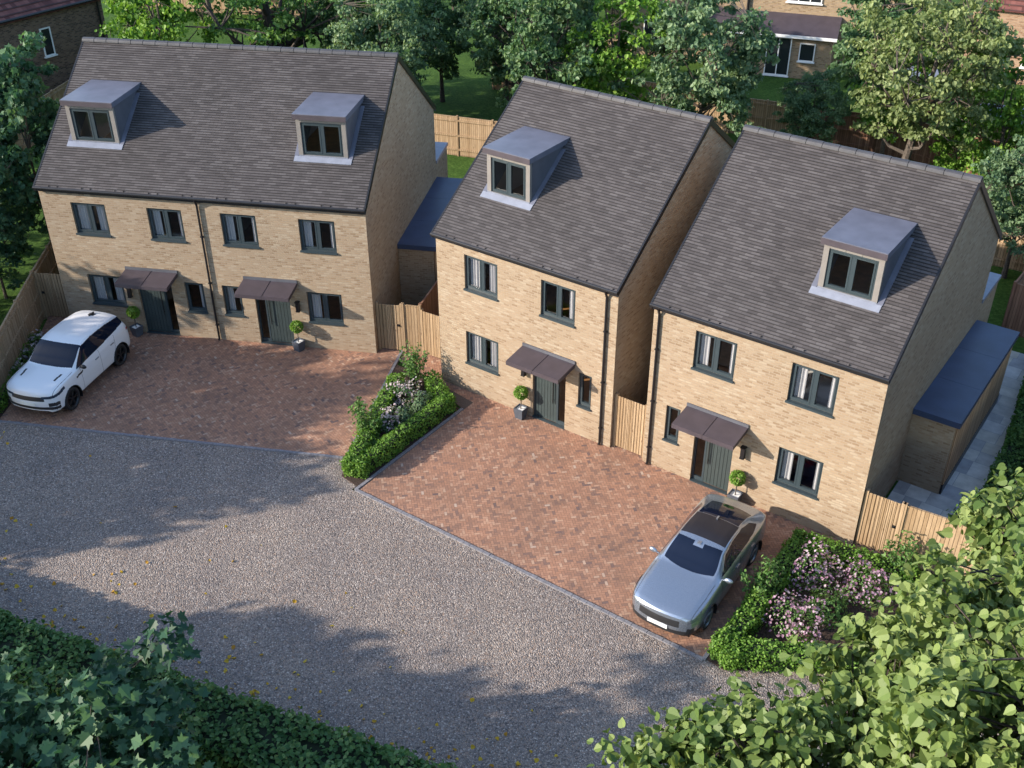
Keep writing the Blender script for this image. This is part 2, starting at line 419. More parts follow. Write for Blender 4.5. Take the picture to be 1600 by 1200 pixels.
# planting bed soil
g = MB(); g.prism(BED1, -0.1, 0.02); tag(g.build('soil', M['soil']), kind='structure')
g = MB(); g.prism([(12.52, -5.80), (13.00, -5.86), (14.80, -4.55), (17.0, -3.9), (17.0, 0.3), (15.1, -0.20), (12.52, -0.66)], -0.1, 0.02); tag(g.build('soil', M['soil']), kind='structure')
g = MB(); g.prism([w1(0.50, -5.7), w1(-1.62, -2.3), w1(-1.62, 0.3), w1(-2.4, 0.3), w1(-2.4, -2.2), w1(0.2, -6.3)], -0.1, 0.015)
g.prism([w1(0.50, -5.6), w1(0.62, -5.6), w1(0.10, -0.9), w1(-1.5, -0.9), w1(-1.5, -2.4)], -0.09, 0.017); tag(g.build('soil', M['soil']), kind='structure')

# sandstone slab patio along house 3's flank
def slabs(name, x0, x1, y0, y1, seed, ang=0.0):
    rnd = random.Random(seed); V, F, T = [], [], []
    y = y0
    while y < y1:
        h = rnd.choice((0.45, 0.6, 0.6, 0.75)); x = x0 - rnd.uniform(0, 0.5)
        while x < x1:
            w = rnd.choice((0.45, 0.6, 0.75, 0.9)); g = 0.008
            a, b, c, d = max(x, x0)+g, min(x+w, x1)-g, y+g, min(y+h, y1)-g
            if b > a+0.05 and d > c+0.05:
                k = len(V); V += [(a, c, 0.004), (b, c, 0.004), (b, d, 0.004), (a, d, 0.004)]; F.append((k, k+1, k+2, k+3)); T.append(rnd.random())
            x += w
        y += h
    k = len(V); V += [(x0, y0, 0), (x1, y0, 0), (x1, y1, 0), (x0, y1, 0)]; F.append((k, k+1, k+2, k+3)); T.append(0.0)
    return tag(raw_mesh(name, V, F, M['patio'], attr=T), kind='structure')
slabs('patio', 13.90, 16.3, 0.9, 12.6, 5)
g = MB(); g.face([(p[0], p[1], -0.03) for p in [(17.6, -3.5), (60, -30), (60, 40), (15.5, 40), (15.2, 13.0)]]); tag(g.build('ground', M['earth']), kind='structure')  # brown ground added out of view, to cut green bounce onto the gable
slabs('patio', 6.5, 7.3, 0.9, 10.6, 6)
slabs('patio', 7.6, 13.8, 11.4, 13.0, 7)

# ================================================================ HOUSES
HE, HR, DEP, OV = 5.3, 8.694, 9.338, 0.138
SL = (HR-HE)/(DEP/2+OV); AL = math.atan(SL)
def roof_z(y): return HE + SL*(y+OV)

def window(parent, x0, x1, z0, z1, curtain='both', y=0.075, sill=True, single=False, name='window'):
    f = MB(); t = 0.055; d0, d1 = y, y+0.07
    f.box(x0, x1, d0, d1, z1-t, z1); f.box(x0, x1, d0, d1, z0, z0+t)
    f.box(x0, x0+t, d0, d1, z0+t, z1-t); f.box(x1-t, x1, d0, d1, z0+t, z1-t)
    xm = (x0+x1)/2
    if not single: f.box(xm-0.04, xm+0.04, d0-0.004, d1, z0+t, z1-t)
    s = 0.045
    for a, b in ([(x0+t, x1-t)] if single else [(x0+t, xm-0.04), (xm+0.04, x1-t)]):   # the sashes
        e0, e1 = d0-0.012, d1-0.01
        f.box(a, b, e0, e1, z1-t-s, z1-t-0.001); f.box(a, b, e0, e1, z0+t+0.001, z0+t+s)
        f.box(a, a+s, e0, e1, z0+t+s, z1-t-s); f.box(b-s, b, e0, e1, z0+t+s, z1-t-s)
    w = f.build(name, M['frame'], parent)
    g = MB(); g.quad((x0+t, y+0.04, z0+t), (x1-t, y+0.04, z0+t), (x1-t, y+0.04, z1-t), (x0+t, y+0.04, z1-t)); g.build('pane', M['glass'], w)
    if sill:
        b = MB(); b.box(x0-0.03, x1+0.03, -0.05, y-0.002, z0-0.06, z0-0.002); b.build('sill', M['frame'], w)
    cw = (x1-x0)*(0.30 if not single else 0.40)
    sides = {'both': ((x0+0.03, x0+0.03+cw*0.9), (x1-0.03-cw*0.55, x1-0.03)), 'left': ((x0+0.03, x0+0.03+cw),), 'right': ((x1-0.03-cw*0.8, x1-0.03),), 'wide': ((x0+0.03, x0+0.03+cw*1.1), (x1-0.03-cw*1.1, x1-0.03)), None: ()}[curtain]
    for a, b in sides:
        cm = MB(); nseg = max(10, int((b-a)/0.022))
        P = [(a+(b-a)*k/nseg, y+0.125+0.028*math.sin(k*1.35)+0.008*math.sin(k*3.1)) for k in range(nseg+1)]
        for k in range(nseg): cm.quad((P[k][0], P[k][1], z0-0.12), (P[k+1][0], P[k+1][1], z0-0.12), (P[k+1][0], P[k+1][1], z1+0.06), (P[k][0], P[k][1], z1+0.06))
        cm.build('curtain', M['curtain'], w, smooth=True)
    return w

def front_door(parent, x0, x1, leaf_left, z1=2.14):
    """framed door: leaf 0.88 wide and a glazed sidelight"""
    y = 0.09; z0 = 0.03; t = 0.05
    f = MB(); f.box(x0, x1, y, y+0.08, z1-t, z1); f.box(x0, x0+t, y, y+0.08, z0, z1-t); f.box(x1-t, x1, y, y+0.08, z0, z1-t)
    xm = x1-0.33 if leaf_left else x0+0.33
    f.box(xm-0.03, xm+0.03, y, y+0.08, z0, z1-t)
    f.box(x0, x1, -0.03, y-0.002, -0.02, 0.028)
    la, lb = (x0+t, xm-0.03) if leaf_left else (xm+0.03, x1-t)
    ga, gb = (xm+0.03, x1-t) if leaf_left else (x0+t, xm-0.03)
    f.box(ga, gb, y+0.005, y+0.06, z0, z0+0.12); f.box(ga, gb, y+0.005, y+0.06, z1-t-0.06, z1-t)
    d = f.build('front_door', M['frame'], parent)
    lf = MB(); n = 7; bw = (lb-la)/n
    lf.box(la, lb, y+0.02, y+0.06, z0, z1-t)
    for k in range(n): lf.box(la+k*bw+0.006, la+(k+1)*bw-0.006, y+0.006, y+0.0205, z0+0.02, z1-t-0.02)
    lf.build('door_leaf', M['door'], d)
    hx = lb-0.10 if leaf_left else la+0.10
    h = MB(); h.tube((hx, y-0.05, 0.75), (hx, y-0.05, 1.75), 0.016)
    for z in (0.85, 1.65): h.tube((hx, y-0.05, z), (hx, y+0.01, z), 0.01)
    h.build('handle', M['black'], d)
    g = MB(); g.quad((ga, y+0.03, z0+0.12), (gb, y+0.03, z0+0.12), (gb, y+0.03, z1-t), (ga, y+0.03, z1-t)); g.build('pane', M['glass'], d)
    return d

def canopy(parent, x0, x1):
    c = MB(); zb, zf, d = 2.47, 2.36, 0.90; xm = (x0+x1)/2
    for a, b in ((x0, xm-0.006), (xm+0.006, x1)):
        top = [(a, -0.02, zb), (b, -0.02, zb), (b, -d, zf), (a, -d, zf)]; bot = [(p[0], p[1], p[2]-0.13) for p in top]
        c.face(list(reversed(top))); c.face(bot)
        for k in range(4): c.face((top[k], top[(k+1) % 4], bot[(k+1) % 4], bot[k]))
    c.box(xm-0.012, xm+0.012, -d+0.01, -0.03, zf-0.10, zf-0.01)
    # standing seam following the fall
    a = [(xm-0.012, -0.03, zb+0.012), (xm+0.012, -0.03, zb+0.012), (xm+0.012, -d-0.004, zf+0.012), (xm-0.012, -d-0.004, zf+0.012)]
    b = [(p[0], p[1], p[2]-0.03) for p in a]; c.face(list(reversed(a)))
    for k in range(4): c.face((a[k], a[(k+1) % 4], b[(k+1) % 4], b[k]))
    o = c.build('door_canopy', M['canopy'], parent)
    u = MB(); u.box(x0-0.01, x1+0.01, -0.045, -0.004, zb-0.06, zb+0.085); u.build('flashing', M['lead_dark'], o)
    return o

def lantern(parent, x, z):
    l = MB(); l.box(x-0.055, x+0.055, -0.16, -0.05, z-0.16, z+0.16); l.box(x-0.075, x+0.075, -0.18, -0.03, z+0.16, z+0.185); l.box(x-0.065, x+0.065, -0.17, -0.04, z-0.19, z-0.16)
    l.box(x-0.03, x+0.03, -0.06, -0.002, z-0.07, z+0.07)
    return l.build('wall_lantern', M['black'], parent)

def dormer(parent, x0, x1):
    y0 = 1.32; zt = 7.60; zb = roof_z(y0)
    f = MB(); wx0, wx1, wz0, wz1 = x0+0.14, x1-0.14, zb+0.06, zt-0.13
    f.box(x0, wx0, y0, y0+0.10, zb-0.1, zt); f.box(wx1, x1, y0, y0+0.10, zb-0.1, zt)
    w3 = (wx1-wx0)/3                                             # head panels with open joints
    for k in range(3): f.box(wx0+k*w3+(0.006 if k else 0.002), wx0+(k+1)*w3-(0.006 if k < 2 else 0.002), y0+0.002, y0+0.10, wz1, zt)
    f.box(wx0, wx1, y0+0.012, y0+0.10, wz1+0.001, zt-0.001)
    f.box(wx0, wx1, y0+0.005, y0+0.10, zb-0.1, wz0)
    d = f.build('dormer', M['stone'], parent)
    yb = (zt-HE)/SL-OV
    for xa, xb in ((x0-0.012, x0+0.12), (x1-0.12, x1+0.012)):
        ch = MB(); tri = [(y0+0.102, roof_z(y0+0.102)-0.12), (yb, zt), (y0+0.102, zt)]
        A = [(xa, y, z) for y, z in tri]; B = [(xb, y, z) for y, z in tri]
        ch.face(A[::-1]); ch.face(B)
        for k in range(3): ch.face((A[k], A[(k+1) % 3], B[(k+1) % 3], B[k]))
        ch.build('cheek', M['lead_dark'], d)
    yr = (7.76-HE)/SL-OV
    rf = MB(); rf.box(x0-0.06, x1+0.06, y0-0.11, yr+0.12, zt+0.001, zt+0.165); rf.build('dormer_roof', M['lead'], d, bevel=0.012)
    fa = MB(); fa.box(x0-0.065, x1+0.065, y0-0.117, y0-0.098, zt-0.012, zt+0.145); fa.build('fascia', M['canopy'], d)
    win = window(d, wx0+0.003, wx1-0.003, wz0+0.003, wz1-0.003, curtain=None, y=y0+0.035, sill=False, name='dormer_window')
    fl = MB(); k = 0.16
    def onroof(x, y, h): return (x, y - h*math.sin(AL), roof_z(y) + h*math.cos(AL))
    ya = y0-0.17
    fl.face([onroof(x0-0.14, ya, 0.035), onroof(x1+0.14, ya, 0.035), onroof(x1+0.14, y0-0.004, 0.036), onroof(x0-0.14, y0-0.004, 0.036)])
    fl.face([onroof(x0-0.14, ya, 0.0), onroof(x1+0.14, ya, 0.0), onroof(x1+0.14, ya, 0.035), onroof(x0-0.14, ya, 0.035)])
    fl.box(x0, x1, y0-0.012, y0-0.003, zb-0.02, zb+0.06)
    fl.build('flashing', M['flashing'], d)
    for xa, xb in ((x0-0.15, x0-0.014), (x1+0.014, x1+0.15)):
        sf = MB(); yy = yb-0.15
        sf.face([onroof(xa, y0-0.004, 0.038), onroof(xb, y0-0.004, 0.038), onroof(xb, yy, 0.038), onroof(xa, yy, 0.038)])
        xe = xa if xa < x0-0.1 else xb
        sf.face([onroof(xe, y0, 0.0), onroof(xe, yy, 0.0), onroof(xe, yy, 0.038), onroof(xe, y0, 0.038)])
        sf.build('side_flashing', M['lead'], d)
    return d

def wall_front(g, w, holes, h):
    """front wall at y=0 with real openings 0.3 deep"""
    X = sorted({0.0, w, *[a for q in holes for a in q[:2]]}); Zs = sorted({0.0, h, *[a for q in holes for a in q[2:]]})
    ins = lambda x, z: any(q[0] < x < q[1] and q[2] < z < q[3] for q in holes)
    for i in range(len(X)-1):
        for j in range(len(Zs)-1):
            if ins((X[i]+X[i+1])/2, (Zs[j]+Zs[j+1])/2): continue
            a, b, c, d = X[i], X[i+1], Zs[j], Zs[j+1]
            g.quad((a, 0, c), (b, 0, c), (b, 0, d), (a, 0, d))
    for a, b, c, d in holes:
        t = 0.3
        g.quad((a, 0, c), (a, 0, d), (a, t, d), (a, t, c)); g.quad((b, 0, d), (b, 0, c), (b, t, c), (b, t, d))
        g.quad((a, 0, d), (b, 0, d), (b, t, d), (a, t, d)); g.quad((b, 0, c), (a, 0, c), (a, t, c), (b, t, c))

def house(root, w, wins, doors, dormers, pipes, lanterns, seed, partition=None, ext=True):
    rnd = random.Random(seed)
    holes = [(a, b, c, d) for a, b, c, d, *_ in wins] + [(a, b, 0.0, 2.15) for a, b, _ in doors]
    g = MB(); wall_front(g, w, holes, HE+0.04)
    apex = HR-0.10
    for x, fl in ((0, 1), (w, 0)):
        P = [(x, 0, -0.05), (x, 0, roof_z(0)-0.06), (x, DEP/2, apex), (x, DEP, roof_z(0)-0.06), (x, DEP, -0.05)]
        g.face(P if fl else P[::-1])
    g.quad((w, DEP, -0.05), (0, DEP, -0.05), (0, DEP, HE+0.05), (w, DEP, HE+0.05))
    g.build('wall', M['brick'], root)
    # plaster lining and floors behind the glass
    i = MB(); t = 0.31
    for a, b in ([(0, w)] if partition is None else [(0, partition), (partition, w)]):
        for z0, z1 in ((0.02, 2.55), (2.75, 5.2)):
            a0, b0 = a+0.1, b-0.1
            yb = 3.9 if z0 > 1 else 4.4
            i.quad((a0, yb, z0), (b0, yb, z0), (b0, yb, z1), (a0, yb, z1))
            i.quad((a0, t, z0), (a0, yb, z0), (a0, yb, z1), (a0, t, z1)); i.quad((b0, yb, z0), (b0, t, z0), (b0, t, z1), (b0, yb, z1))
            i.quad((a0, t, z1), (a0, yb, z1), (b0, yb, z1), (b0, t, z1))
    for a, b in dormers:                                            # the dormer's inside
        ia, ib = max(0.15, a-1.2), min(w-0.15, b+1.2)
        i.quad((ia, 7.6, 5.34), (ib, 7.6, 5.34), (ib, 7.6, 6.4), (ia, 7.6, 6.4))
        for xx in (ia, ib): i.face([(xx, 0.3, 5.34), (xx, 7.6, 5.34), (xx, 7.6, 6.4), (xx, DEP/2, 8.5), (xx, 0.3, 5.5)])
    i.build('interior', M['interior'], root)
    fl = MB()
    for z in (0.02, 2.75, 5.32): fl.quad((0.1, 0.31 if z < 5 else 0.2, z), (w-0.1, 0.31 if z < 5 else 0.2, z), (w-0.1, DEP-0.3, z), (0.1, DEP-0.3, z))
    fl.build('floor', M['boards'], root)
    for a, b, c, d, cur in wins:
        window(root, a+0.004, b-0.004, c+0.004, d-0.004, cur, single=(b-a) < 0.8)
    for a, b, ll in doors: front_door(root, a+0.004, b-0.004, ll)
    # roof: real courses of tiles
    r = MB(); gauge = 0.095; L = (DEP/2+OV)/math.cos(AL); n = int(round(L/gauge)); gauge = L/n; th = 0.024
    xa, xb = -0.05, w+0.05
    for side in (0, 1):
        def P(x, s, h):
            y = -OV + s*math.cos(AL) - h*math.sin(AL); z = HE + s*math.sin(AL) + h*math.cos(AL)
            return (x, y, z) if side == 0 else (w-x, DEP-y, z)
        for k in range(n):
            s0, s1_ = k*gauge-0.012, (k+1)*gauge
            ym = -OV + (k+0.5)*gauge*math.cos(AL)
            spans = [(xa, xb)]
            if side == 1 and 1.9 < ym < 3.4:                            # unseen rear openings, added to let sky light into the attics
                for a, b in dormers:
                    a2, b2 = w-b, w-a; spans = sum([[(sp[0], a2+0.3), (b2-0.3, sp[1])] if sp[0] < a2 < sp[1] else [sp] for sp in spans], [])
            if side == 0 and 1.40 < ym < 3.25:
                for a, b in dormers:
                    spans = [q for sp in spans for q in ((sp[0], a+0.05), (b-0.05, sp[1])) if q[1] > q[0]] if False else sum([[(sp[0], a+0.05), (b-0.05, sp[1])] if sp[0] < a < sp[1] else [sp] for sp in spans], [])
            for a, b in spans:
                m = max(1, int((b-a)/0.6)); e = [a+(b-a)*q/m for q in range(m+1)]; jt = [rnd.uniform(0, 0.004) for _ in range(m+1)]
                for q in range(m):
                    x0, x1 = e[q], e[q+1]
                    uv = [(x0, k*0.095+0.0035), (x1, k*0.095+0.0035), (x1, (k+1)*0.095-0.0035), (x0, (k+1)*0.095-0.0035)]
                    r.face((P(x0, s0, th+jt[q]), P(x1, s0, th+jt[q+1]), P(x1, s1_, 0.003), P(x0, s1_, 0.003)), uv)
                    r.face((P(x0, s0, 0.0), P(x1, s0, 0.0), P(x1, s0, th+jt[q+1]), P(x0, s0, th+jt[q])), [(x0, k*0.095)]*4)
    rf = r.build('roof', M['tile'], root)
    for x0, x1 in ((xa-0.006, xa+0.045), (xb-0.045, xb+0.006)):    # dry verge and bargeboards
        u = MB()
        for sgn in (0, 1):
            def Q(x, y, h): return (x, y, roof_z(y)+h) if not sgn else (x, DEP-y, roof_z(y)+h)
            ys = [-OV, DEP/2]
            top = [Q(x0, ys[0], 0.03), Q(x1, ys[0], 0.03), Q(x1, ys[1], 0.03), Q(x0, ys[1], 0.03)]; bot = [Q(x0, ys[0], -0.15), Q(x1, ys[0], -0.15), Q(x1, ys[1], -0.15), Q(x0, ys[1], -0.15)]
            u.face(top); u.face(bot[::-1])
            for q in range(4): u.face((top[q], top[(q+1) % 4], bot[(q+1) % 4], bot[q]))
        u.build('verge', M['black'], rf)
    rd = MB(); m = int(round((xb-xa)/0.45)); st = (xb-xa)/m
    for k in range(m):
        a, b = xa+k*st+0.006, xa+(k+1)*st-0.006; ra = 0.115
        ring = lambda x, rr: [(x, DEP/2+rr*1.1*math.cos(t), HR-0.035+rr*math.sin(t)) for t in [math.pi*q/8 for q in range(9)]]
        A, B = ring(a, ra), ring(b, ra+0.008)
        for q in range(8): rd.face((A[q], B[q], B[q+1], A[q+1]))
        rd.face(A); rd.face(B[::-1])
    rd.build('ridge_tiles', M['ridge'], rf)
    gt = MB(); gt.tube((xa, -OV-0.03, HE-0.03), (xb, -OV-0.03, HE-0.02), 0.048, n=10); gt.box(0, w, -OV+0.02, -0.003, HE-0.16, HE-0.01)
    for q in range(int(w/1.0)):                                     # snow-guard studs just above the gutter
        for dx in (0.0, 0.3):
            x = 0.5+q*1.15+dx
            if x < w-0.1: gt.box(x-0.015, x+0.015, -OV+0.0, -OV+0.03, HE+0.02, HE+0.06)
    gt.build('gutter', M['black'], root)
    for x in pipes:
        pp = MB(); pp.path([(x, -OV-0.03, HE-0.06), (x, -0.055, HE-0.30), (x, -0.055, 0.06), (x, -0.11, 0.03)], [0.036]*4, 10)
        for z in (0.6, 2.2, 3.9): pp.box(x-0.055, x+0.055, -0.075, -0.002, z-0.025, z+0.025)
        pp.build('downpipe', M['black'], root)
    for a, b in dormers: dormer(root, a, b)
    for x, z in lanterns: lantern(root, x, z)

def side_extension(root, w, xr, y0=3.35, y1=9.3):
    e = MB(); e.box(w+0.003, xr, y0, y1, -0.05, 2.36); o = e.build('side_extension', M['brick'], root)
    c = MB(); c.box(xr+0.002, xr+0.04, y0+0.06, y1-0.06, 0.30, 2.34)
    for k in range(int((y1-y0)/0.16)): c.box(xr+0.04, xr+0.058, y0+0.08+k*0.16, y0+0.08+k*0.16+0.09, 0.32, 2.32)
    c.build('cladding', M['cedar'], o)
    b = MB(); b.box(xr+0.002, xr+0.06, y0+0.02, y1-0.02, -0.02, 0.29); b.build('plinth', M['black'], o)
    r = MB(); n = 3; st = (y1-y0+0.16)/n
    for k in range(n): r.box(w+0.004, xr+0.10, y0-0.08+k*st+0.004, y0-0.08+(k+1)*st-0.004, 2.44, 2.50)
    r.box(w+0.006, xr+0.095, y0-0.075, y1+0.075, 2.365, 2.49)
    r.build('flat_roof', M['blue_roof'], o)
    f = MB(); f.box(w+0.008, xr+0.112, y0-0.095, y0-0.082, 2.33, 2.505); f.box(xr+0.102, xr+0.115, y0-0.082, y1+0.08, 2.33, 2.505); f.build('fascia', M['blue_roof'], o)
    return o
def rear_extension(root, w):
    e = MB(); e.box(0.3, w-0.004, DEP+0.003, DEP+1.95, -0.05, 3.05); o = e.build('rear_extension', M['brick'], root)
    r = MB(); r.box(0.25, w+0.03, DEP+0.006, DEP+2.02, 3.052, 3.18); r.build('flat_roof', M['flashing'], o)

root1 = thing('semi_detached_house', 'wide pair of joined buff brick houses with two dormers and two dark doors', 'house', (HX, HY, 0), HA)
house(root1, 11.066,
      [(1.04, 2.24, 3.67, 4.77, 'wide'), (3.69, 4.88, 3.67, 4.77, 'both'), (6.20, 7.40, 3.67, 4.77, 'both'), (8.82, 10.02, 3.67, 4.77, 'both'),
       (1.03, 2.28, 1.03, 2.13, 'wide'), (4.52, 5.20, 1.03, 2.13, 'right'), (5.86, 6.52, 1.03, 2.13, 'left'), (8.82, 10.02, 1.03, 2.15, 'left')],
      [(2.80, 4.04, True), (6.98, 8.20, False)], [(0.80, 2.46), (8.60, 10.22)], [5.49], [(2.52, 1.62), (8.50, 1.62)], 11, partition=5.53)
canopy(root1, 2.52, 4.36); canopy(root1, 6.70, 8.54)
side_extension(root1, 11.066, 12.35); rear_extension(root1, 11.066)

root2 = thing('detached_house', 'narrow detached buff brick house in the middle, between the pair and the right house', 'house', (0, 0, 0), 0, 'detached houses of the row')
house(root2, 6.3635,
      [(1.06, 2.28, 3.71, 4.85, 'wide'), (3.82, 4.99, 3.71, 4.85, 'right'), (1.05, 2.29, 1.09, 2.22, 'wide'), (5.19, 5.64, 1.09, 2.22, 'right')],
      [(3.57, 4.75, True)], [(0.97, 2.50)], [6.03], [(3.30, 1.65)], 12)
canopy(root2, 3.22, 5.06)
X3 = 7.472
root3 = thing('detached_house', 'detached buff brick house with a blue flat roofed side extension, behind the silver car', 'house', (X3, 0, 0), 0, 'detached houses of the row')
house(root3, 6.3556,
      [(8.74-X3, 9.93-X3, 3.71, 4.85, 'both'), (11.44-X3, 12.67-X3, 3.70, 4.84, 'both'), (8.09-X3, 8.53-X3, 1.08, 2.22, 'right'), (11.45-X3, 12.68-X3, 1.07, 2.22, 'both')],
      [(9.02-X3, 10.19-X3, False)], [(11.30-X3, 12.83-X3)], [0.19], [(10.52-X3, 1.68)], 13)
canopy(root3, 8.72-X3, 10.54-X3)
side_extension(root3, 6.3556, 7.53, 3.45, 9.2); rear_extension(root3, 6.3556)

def bed(label, loc, rz):
    b = thing('double_bed', label, 'bed', loc, rz)
    m = MB(); m.box(-0.75, 0.75, -1.0, 1.0, 0.10, 0.32); m.build('base', M['boards'], b)
    m = MB(); m.box(-0.74, 0.74, -1.0, 1.0, 0.321, 0.56); m.build('mattress', M['bed_linen'], b, bevel=0.06)
    for x in (-0.37, 0.37):
        m = MB(); m.box(x-0.3, x+0.3, 0.55, 0.92, 0.561, 0.68); m.build('pillow', M['bed_linen'], b, bevel=0.05)
    return b
bed('white bed behind the upper right window of the right house', (11.95, 1.45, 2.752), R(90))
sf = thing('sofa', 'navy sofa behind the lower right window of the right house', 'sofa', (12.05, 1.25, 0.022), 0)
m = MB(); m.box(-0.9, 0.9, -0.45, 0.45, 0.05, 0.42); m.build('seat', M['sofa'], sf, bevel=0.04)
m = MB(); m.box(-0.9, 0.9, 0.25, 0.46, 0.421, 0.85); m.build('backrest', M['sofa'], sf, bevel=0.04)
# ================================================================ FENCES AND GATES
def fence(label, pts, h, mat, side=1, bay=1.83, group='timber garden fences', posts_first=True, name='fence'):
    """close-board fence: per bay a panel of boards with rails on one side, posts between"""
    root = thing(name, label, 'fence', (pts[0][0], pts[0][1], 0), 0, group)
    o = Vector((pts[0][0], pts[0][1], 0))
    first = True
    for a, b in zip(pts[:-1], pts[1:]):
        a, b = Vector((*a, 0))-o, Vector((*b, 0))-o; L = (b-a).length; n = max(1, round(L/bay)); d = (b-a)/n
        u = d.normalized(); nn = Vector((-u.y, u.x, 0))*side
        for k in range(n):
            p, q = a+d*k+u*0.05, a+d*(k+1)-u*0.05
            g = MB(); g.obox(p, q, 0.022, 0.06, h)
            for z in (0.28, h*0.52, h-0.16): g.obox(p+nn*0.036, q+nn*0.036, 0.05, z-0.045, z+0.045)
            g.obox(p, q, 0.06, h+0.001, h+0.03)
            g.obox(p, q, 0.03, -0.03, 0.058)
            g.build('fence_panel', mat, root)
            if k or first or True:
                pm = MB(); c = a+d*k; pm.obox(c-u*0.048, c+u*0.048, 0.10, -0.1, h+0.07); pm.build('post', mat, root)
        first = False
    pm = MB(); pm.obox(b-u*0.048, b+u*0.048, 0.10, -0.1, h+0.07); pm.build('post', mat, root)
    return root

def gate(label, a, b, h, mat, latch=None, group='timber side gates', slat=0.105, dip=0.0):
    root = thing('side_gate', label, 'gate', (a[0], a[1], 0), math.atan2(b[1]-a[1], b[0]-a[0]), group)
    L = math.hypot(b[0]-a[0], b[1]-a[1])
    p = MB(); p.box(0, 0.09, -0.05, 0.05, -0.1, h+0.02); p.build('post', mat, root)
    p = MB(); p.box(L-0.09, L, -0.05, 0.05, -0.1, h+0.02); p.build('post', mat, root)
    g = MB(); n = max(4, int((L-0.2)/slat)); w = (L-0.2)/n
    for k in range(n): g.box(0.1+k*w+0.009, 0.1+(k+1)*w-0.009, -0.035, -0.012, 0.06, h-0.03-dip*abs((k+0.5)/n-0.5)*2)
    for z in (0.2, h*0.55, h-0.18): g.box(0.1, L-0.1, -0.011, 0.03, z-0.05, z+0.05)
    g.box(0.1, L-0.1, -0.005, 0.004, 0.07, h-0.06)
    g.build('gate_leaf', mat, root)
    if latch is not None:
        l = MB(); x = 0.15 if latch == 'l' else L-0.15
        l.box(x-0.05, x+0.05, -0.06, -0.036, 0.98, 1.06); l.tube((x, -0.06, 1.02), (x, -0.09, 1.02), 0.025); l.build('latch', M['black'], root)
    return root

fence('warm brown timber fence with rails, running beside the white car to the left gate', [w1(0.46, -5.75), w1(-1.30, 0.35), w1(-2.3, 4.2), w1(-4.2, 12.0)], 1.8, M['wood'], side=-1)
gate('left hand timber gate between the driveway fence and the pair of houses', w1(-1.24, 0.42), w1(-0.02, 0.50), 1.8, M['wood'], 'l')
gate('ridged timber gate against the right corner of the pair of houses', w1(11.08, 0.30), w1(11.98, 0.30), 1.8, M['wood'], 'r')
fence('short blank timber panel between the two gates behind the laurel shrub', [w1(11.98, 0.30), (-1.58, 0.90)], 1.78, M['wood'], side=1, bay=3)
gate('plain timber gate at the left corner of the middle house', (-1.56, 0.92), (-0.02, 1.02), 1.7, M['wood'], None, slat=0.13)
gate('slatted timber gate in the gap between the two detached houses', (6.375, 0.16), (7.455, 0.16), 1.85, M['wood'], None, slat=0.085)
gate('ridged timber gate at the right corner of the house with the silver car', (13.84, 0.12), (14.86, 0.14), 1.8, M['wood'], 'r', slat=0.085)
fence('ridged timber panel fence right of the last gate, behind the lime tree', [(14.86, 0.14), (17.4, 0.30)], 1.75, M['wood'], side=1, bay=2.6)
fence('timber fence running back from the two gates between the left gardens', [(-1.62, 1.0), (-3.6, 6.5), (-8.2, 16.6)], 1.8, M['wood_old'], side=1)
fence('pale new panel fence across the lawn behind the gap left of the middle house', [(-27, 11.2), (-20, 13.3), (-8.2, 16.75)], 1.85, M['wood'], side=-1)
fence('pale panel fence across the far end of the right hand garden', [(4.4, 17.9), (14.2, 18.95)], 1.8, M['wood'], side=-1)
fence('brown panel fence between garden and boundary, beyond the blue side roof', [(16.2, 13.5), (13.95, 13.9), (14.15, 18.9)], 1.8, M['wood_old'], side=-1)
fence('brown boundary fence behind the clipped hedge on the patio', [(17.3, 0.4), (17.0, 3.2), (16.3, 13.4)], 1.6, M['wood_old'], side=1)
fence('old brown fence half hidden by the trees behind the houses', [(1.0, 26.7), (6.0, 27.6), (14, 26.6)], 1.8, M['wood_old'], side=-1)
fence('pale fence glimpsed in the gap between the middle and right ridges', [(-16, 24.6), (-2.5, 25.9), (0.95, 26.68)], 1.8, M['wood'], side=-1)
fence('brown fence in front of the dark brick house at upper left', [(-28.6, 3.6), (-31.2, 9.0), (-33.0, 14.0)], 1.8, M['wood'], side=-1)
fence('pale fence beyond the trees at the top left edge', [(-46, 24), (-33, 30)], 1.9, M['wood'], side=-1)

# ================================================================ LEAVES
def leaf_mat(name, stops, rough=0.5, trans=0.35, spec=0.3):
    k = N(name); a = k.n('Attribute', attribute_name='tone').outputs['Fac']
    col = k.ramp(a, stops)
    k.setb(Base_Color=col, Roughness=rough); k.b.inputs['Specular IOR Level'].default_value = spec
    tl = k.n('BsdfTranslucent', {'Color': k.mix(1.0, col, (1.25, 1.25, 0.7, 1), 'MULTIPLY')})
    mx = k.n('MixShader', {0: trans}); k.l(k.b.outputs[0], mx.inputs[1]); k.l(tl.outputs[0], mx.inputs[2]); k.l(mx.outputs[0], k.out.inputs[0])
    return k.m
def stops3(d, m, l): return [(0.0, d), (0.5, m), (1.0, l)]
M['leaf_blue'] = leaf_mat('blue_green_leaves', stops3((0.057, 0.113, 0.057), (0.124, 0.205, 0.103), (0.224, 0.310, 0.161)))
M['leaf_dark'] = leaf_mat('dark_green_leaves', stops3((0.040, 0.090, 0.038), (0.087, 0.168, 0.072), (0.174, 0.263, 0.118)))
M['leaf_bright'] = leaf_mat('bright_green_leaves', stops3((0.048, 0.117, 0.014), (0.117, 0.241, 0.030), (0.220, 0.358, 0.062)))
M['leaf_olive'] = leaf_mat('olive_green_leaves', stops3((0.092, 0.134, 0.043), (0.176, 0.227, 0.084), (0.277, 0.328, 0.143)))
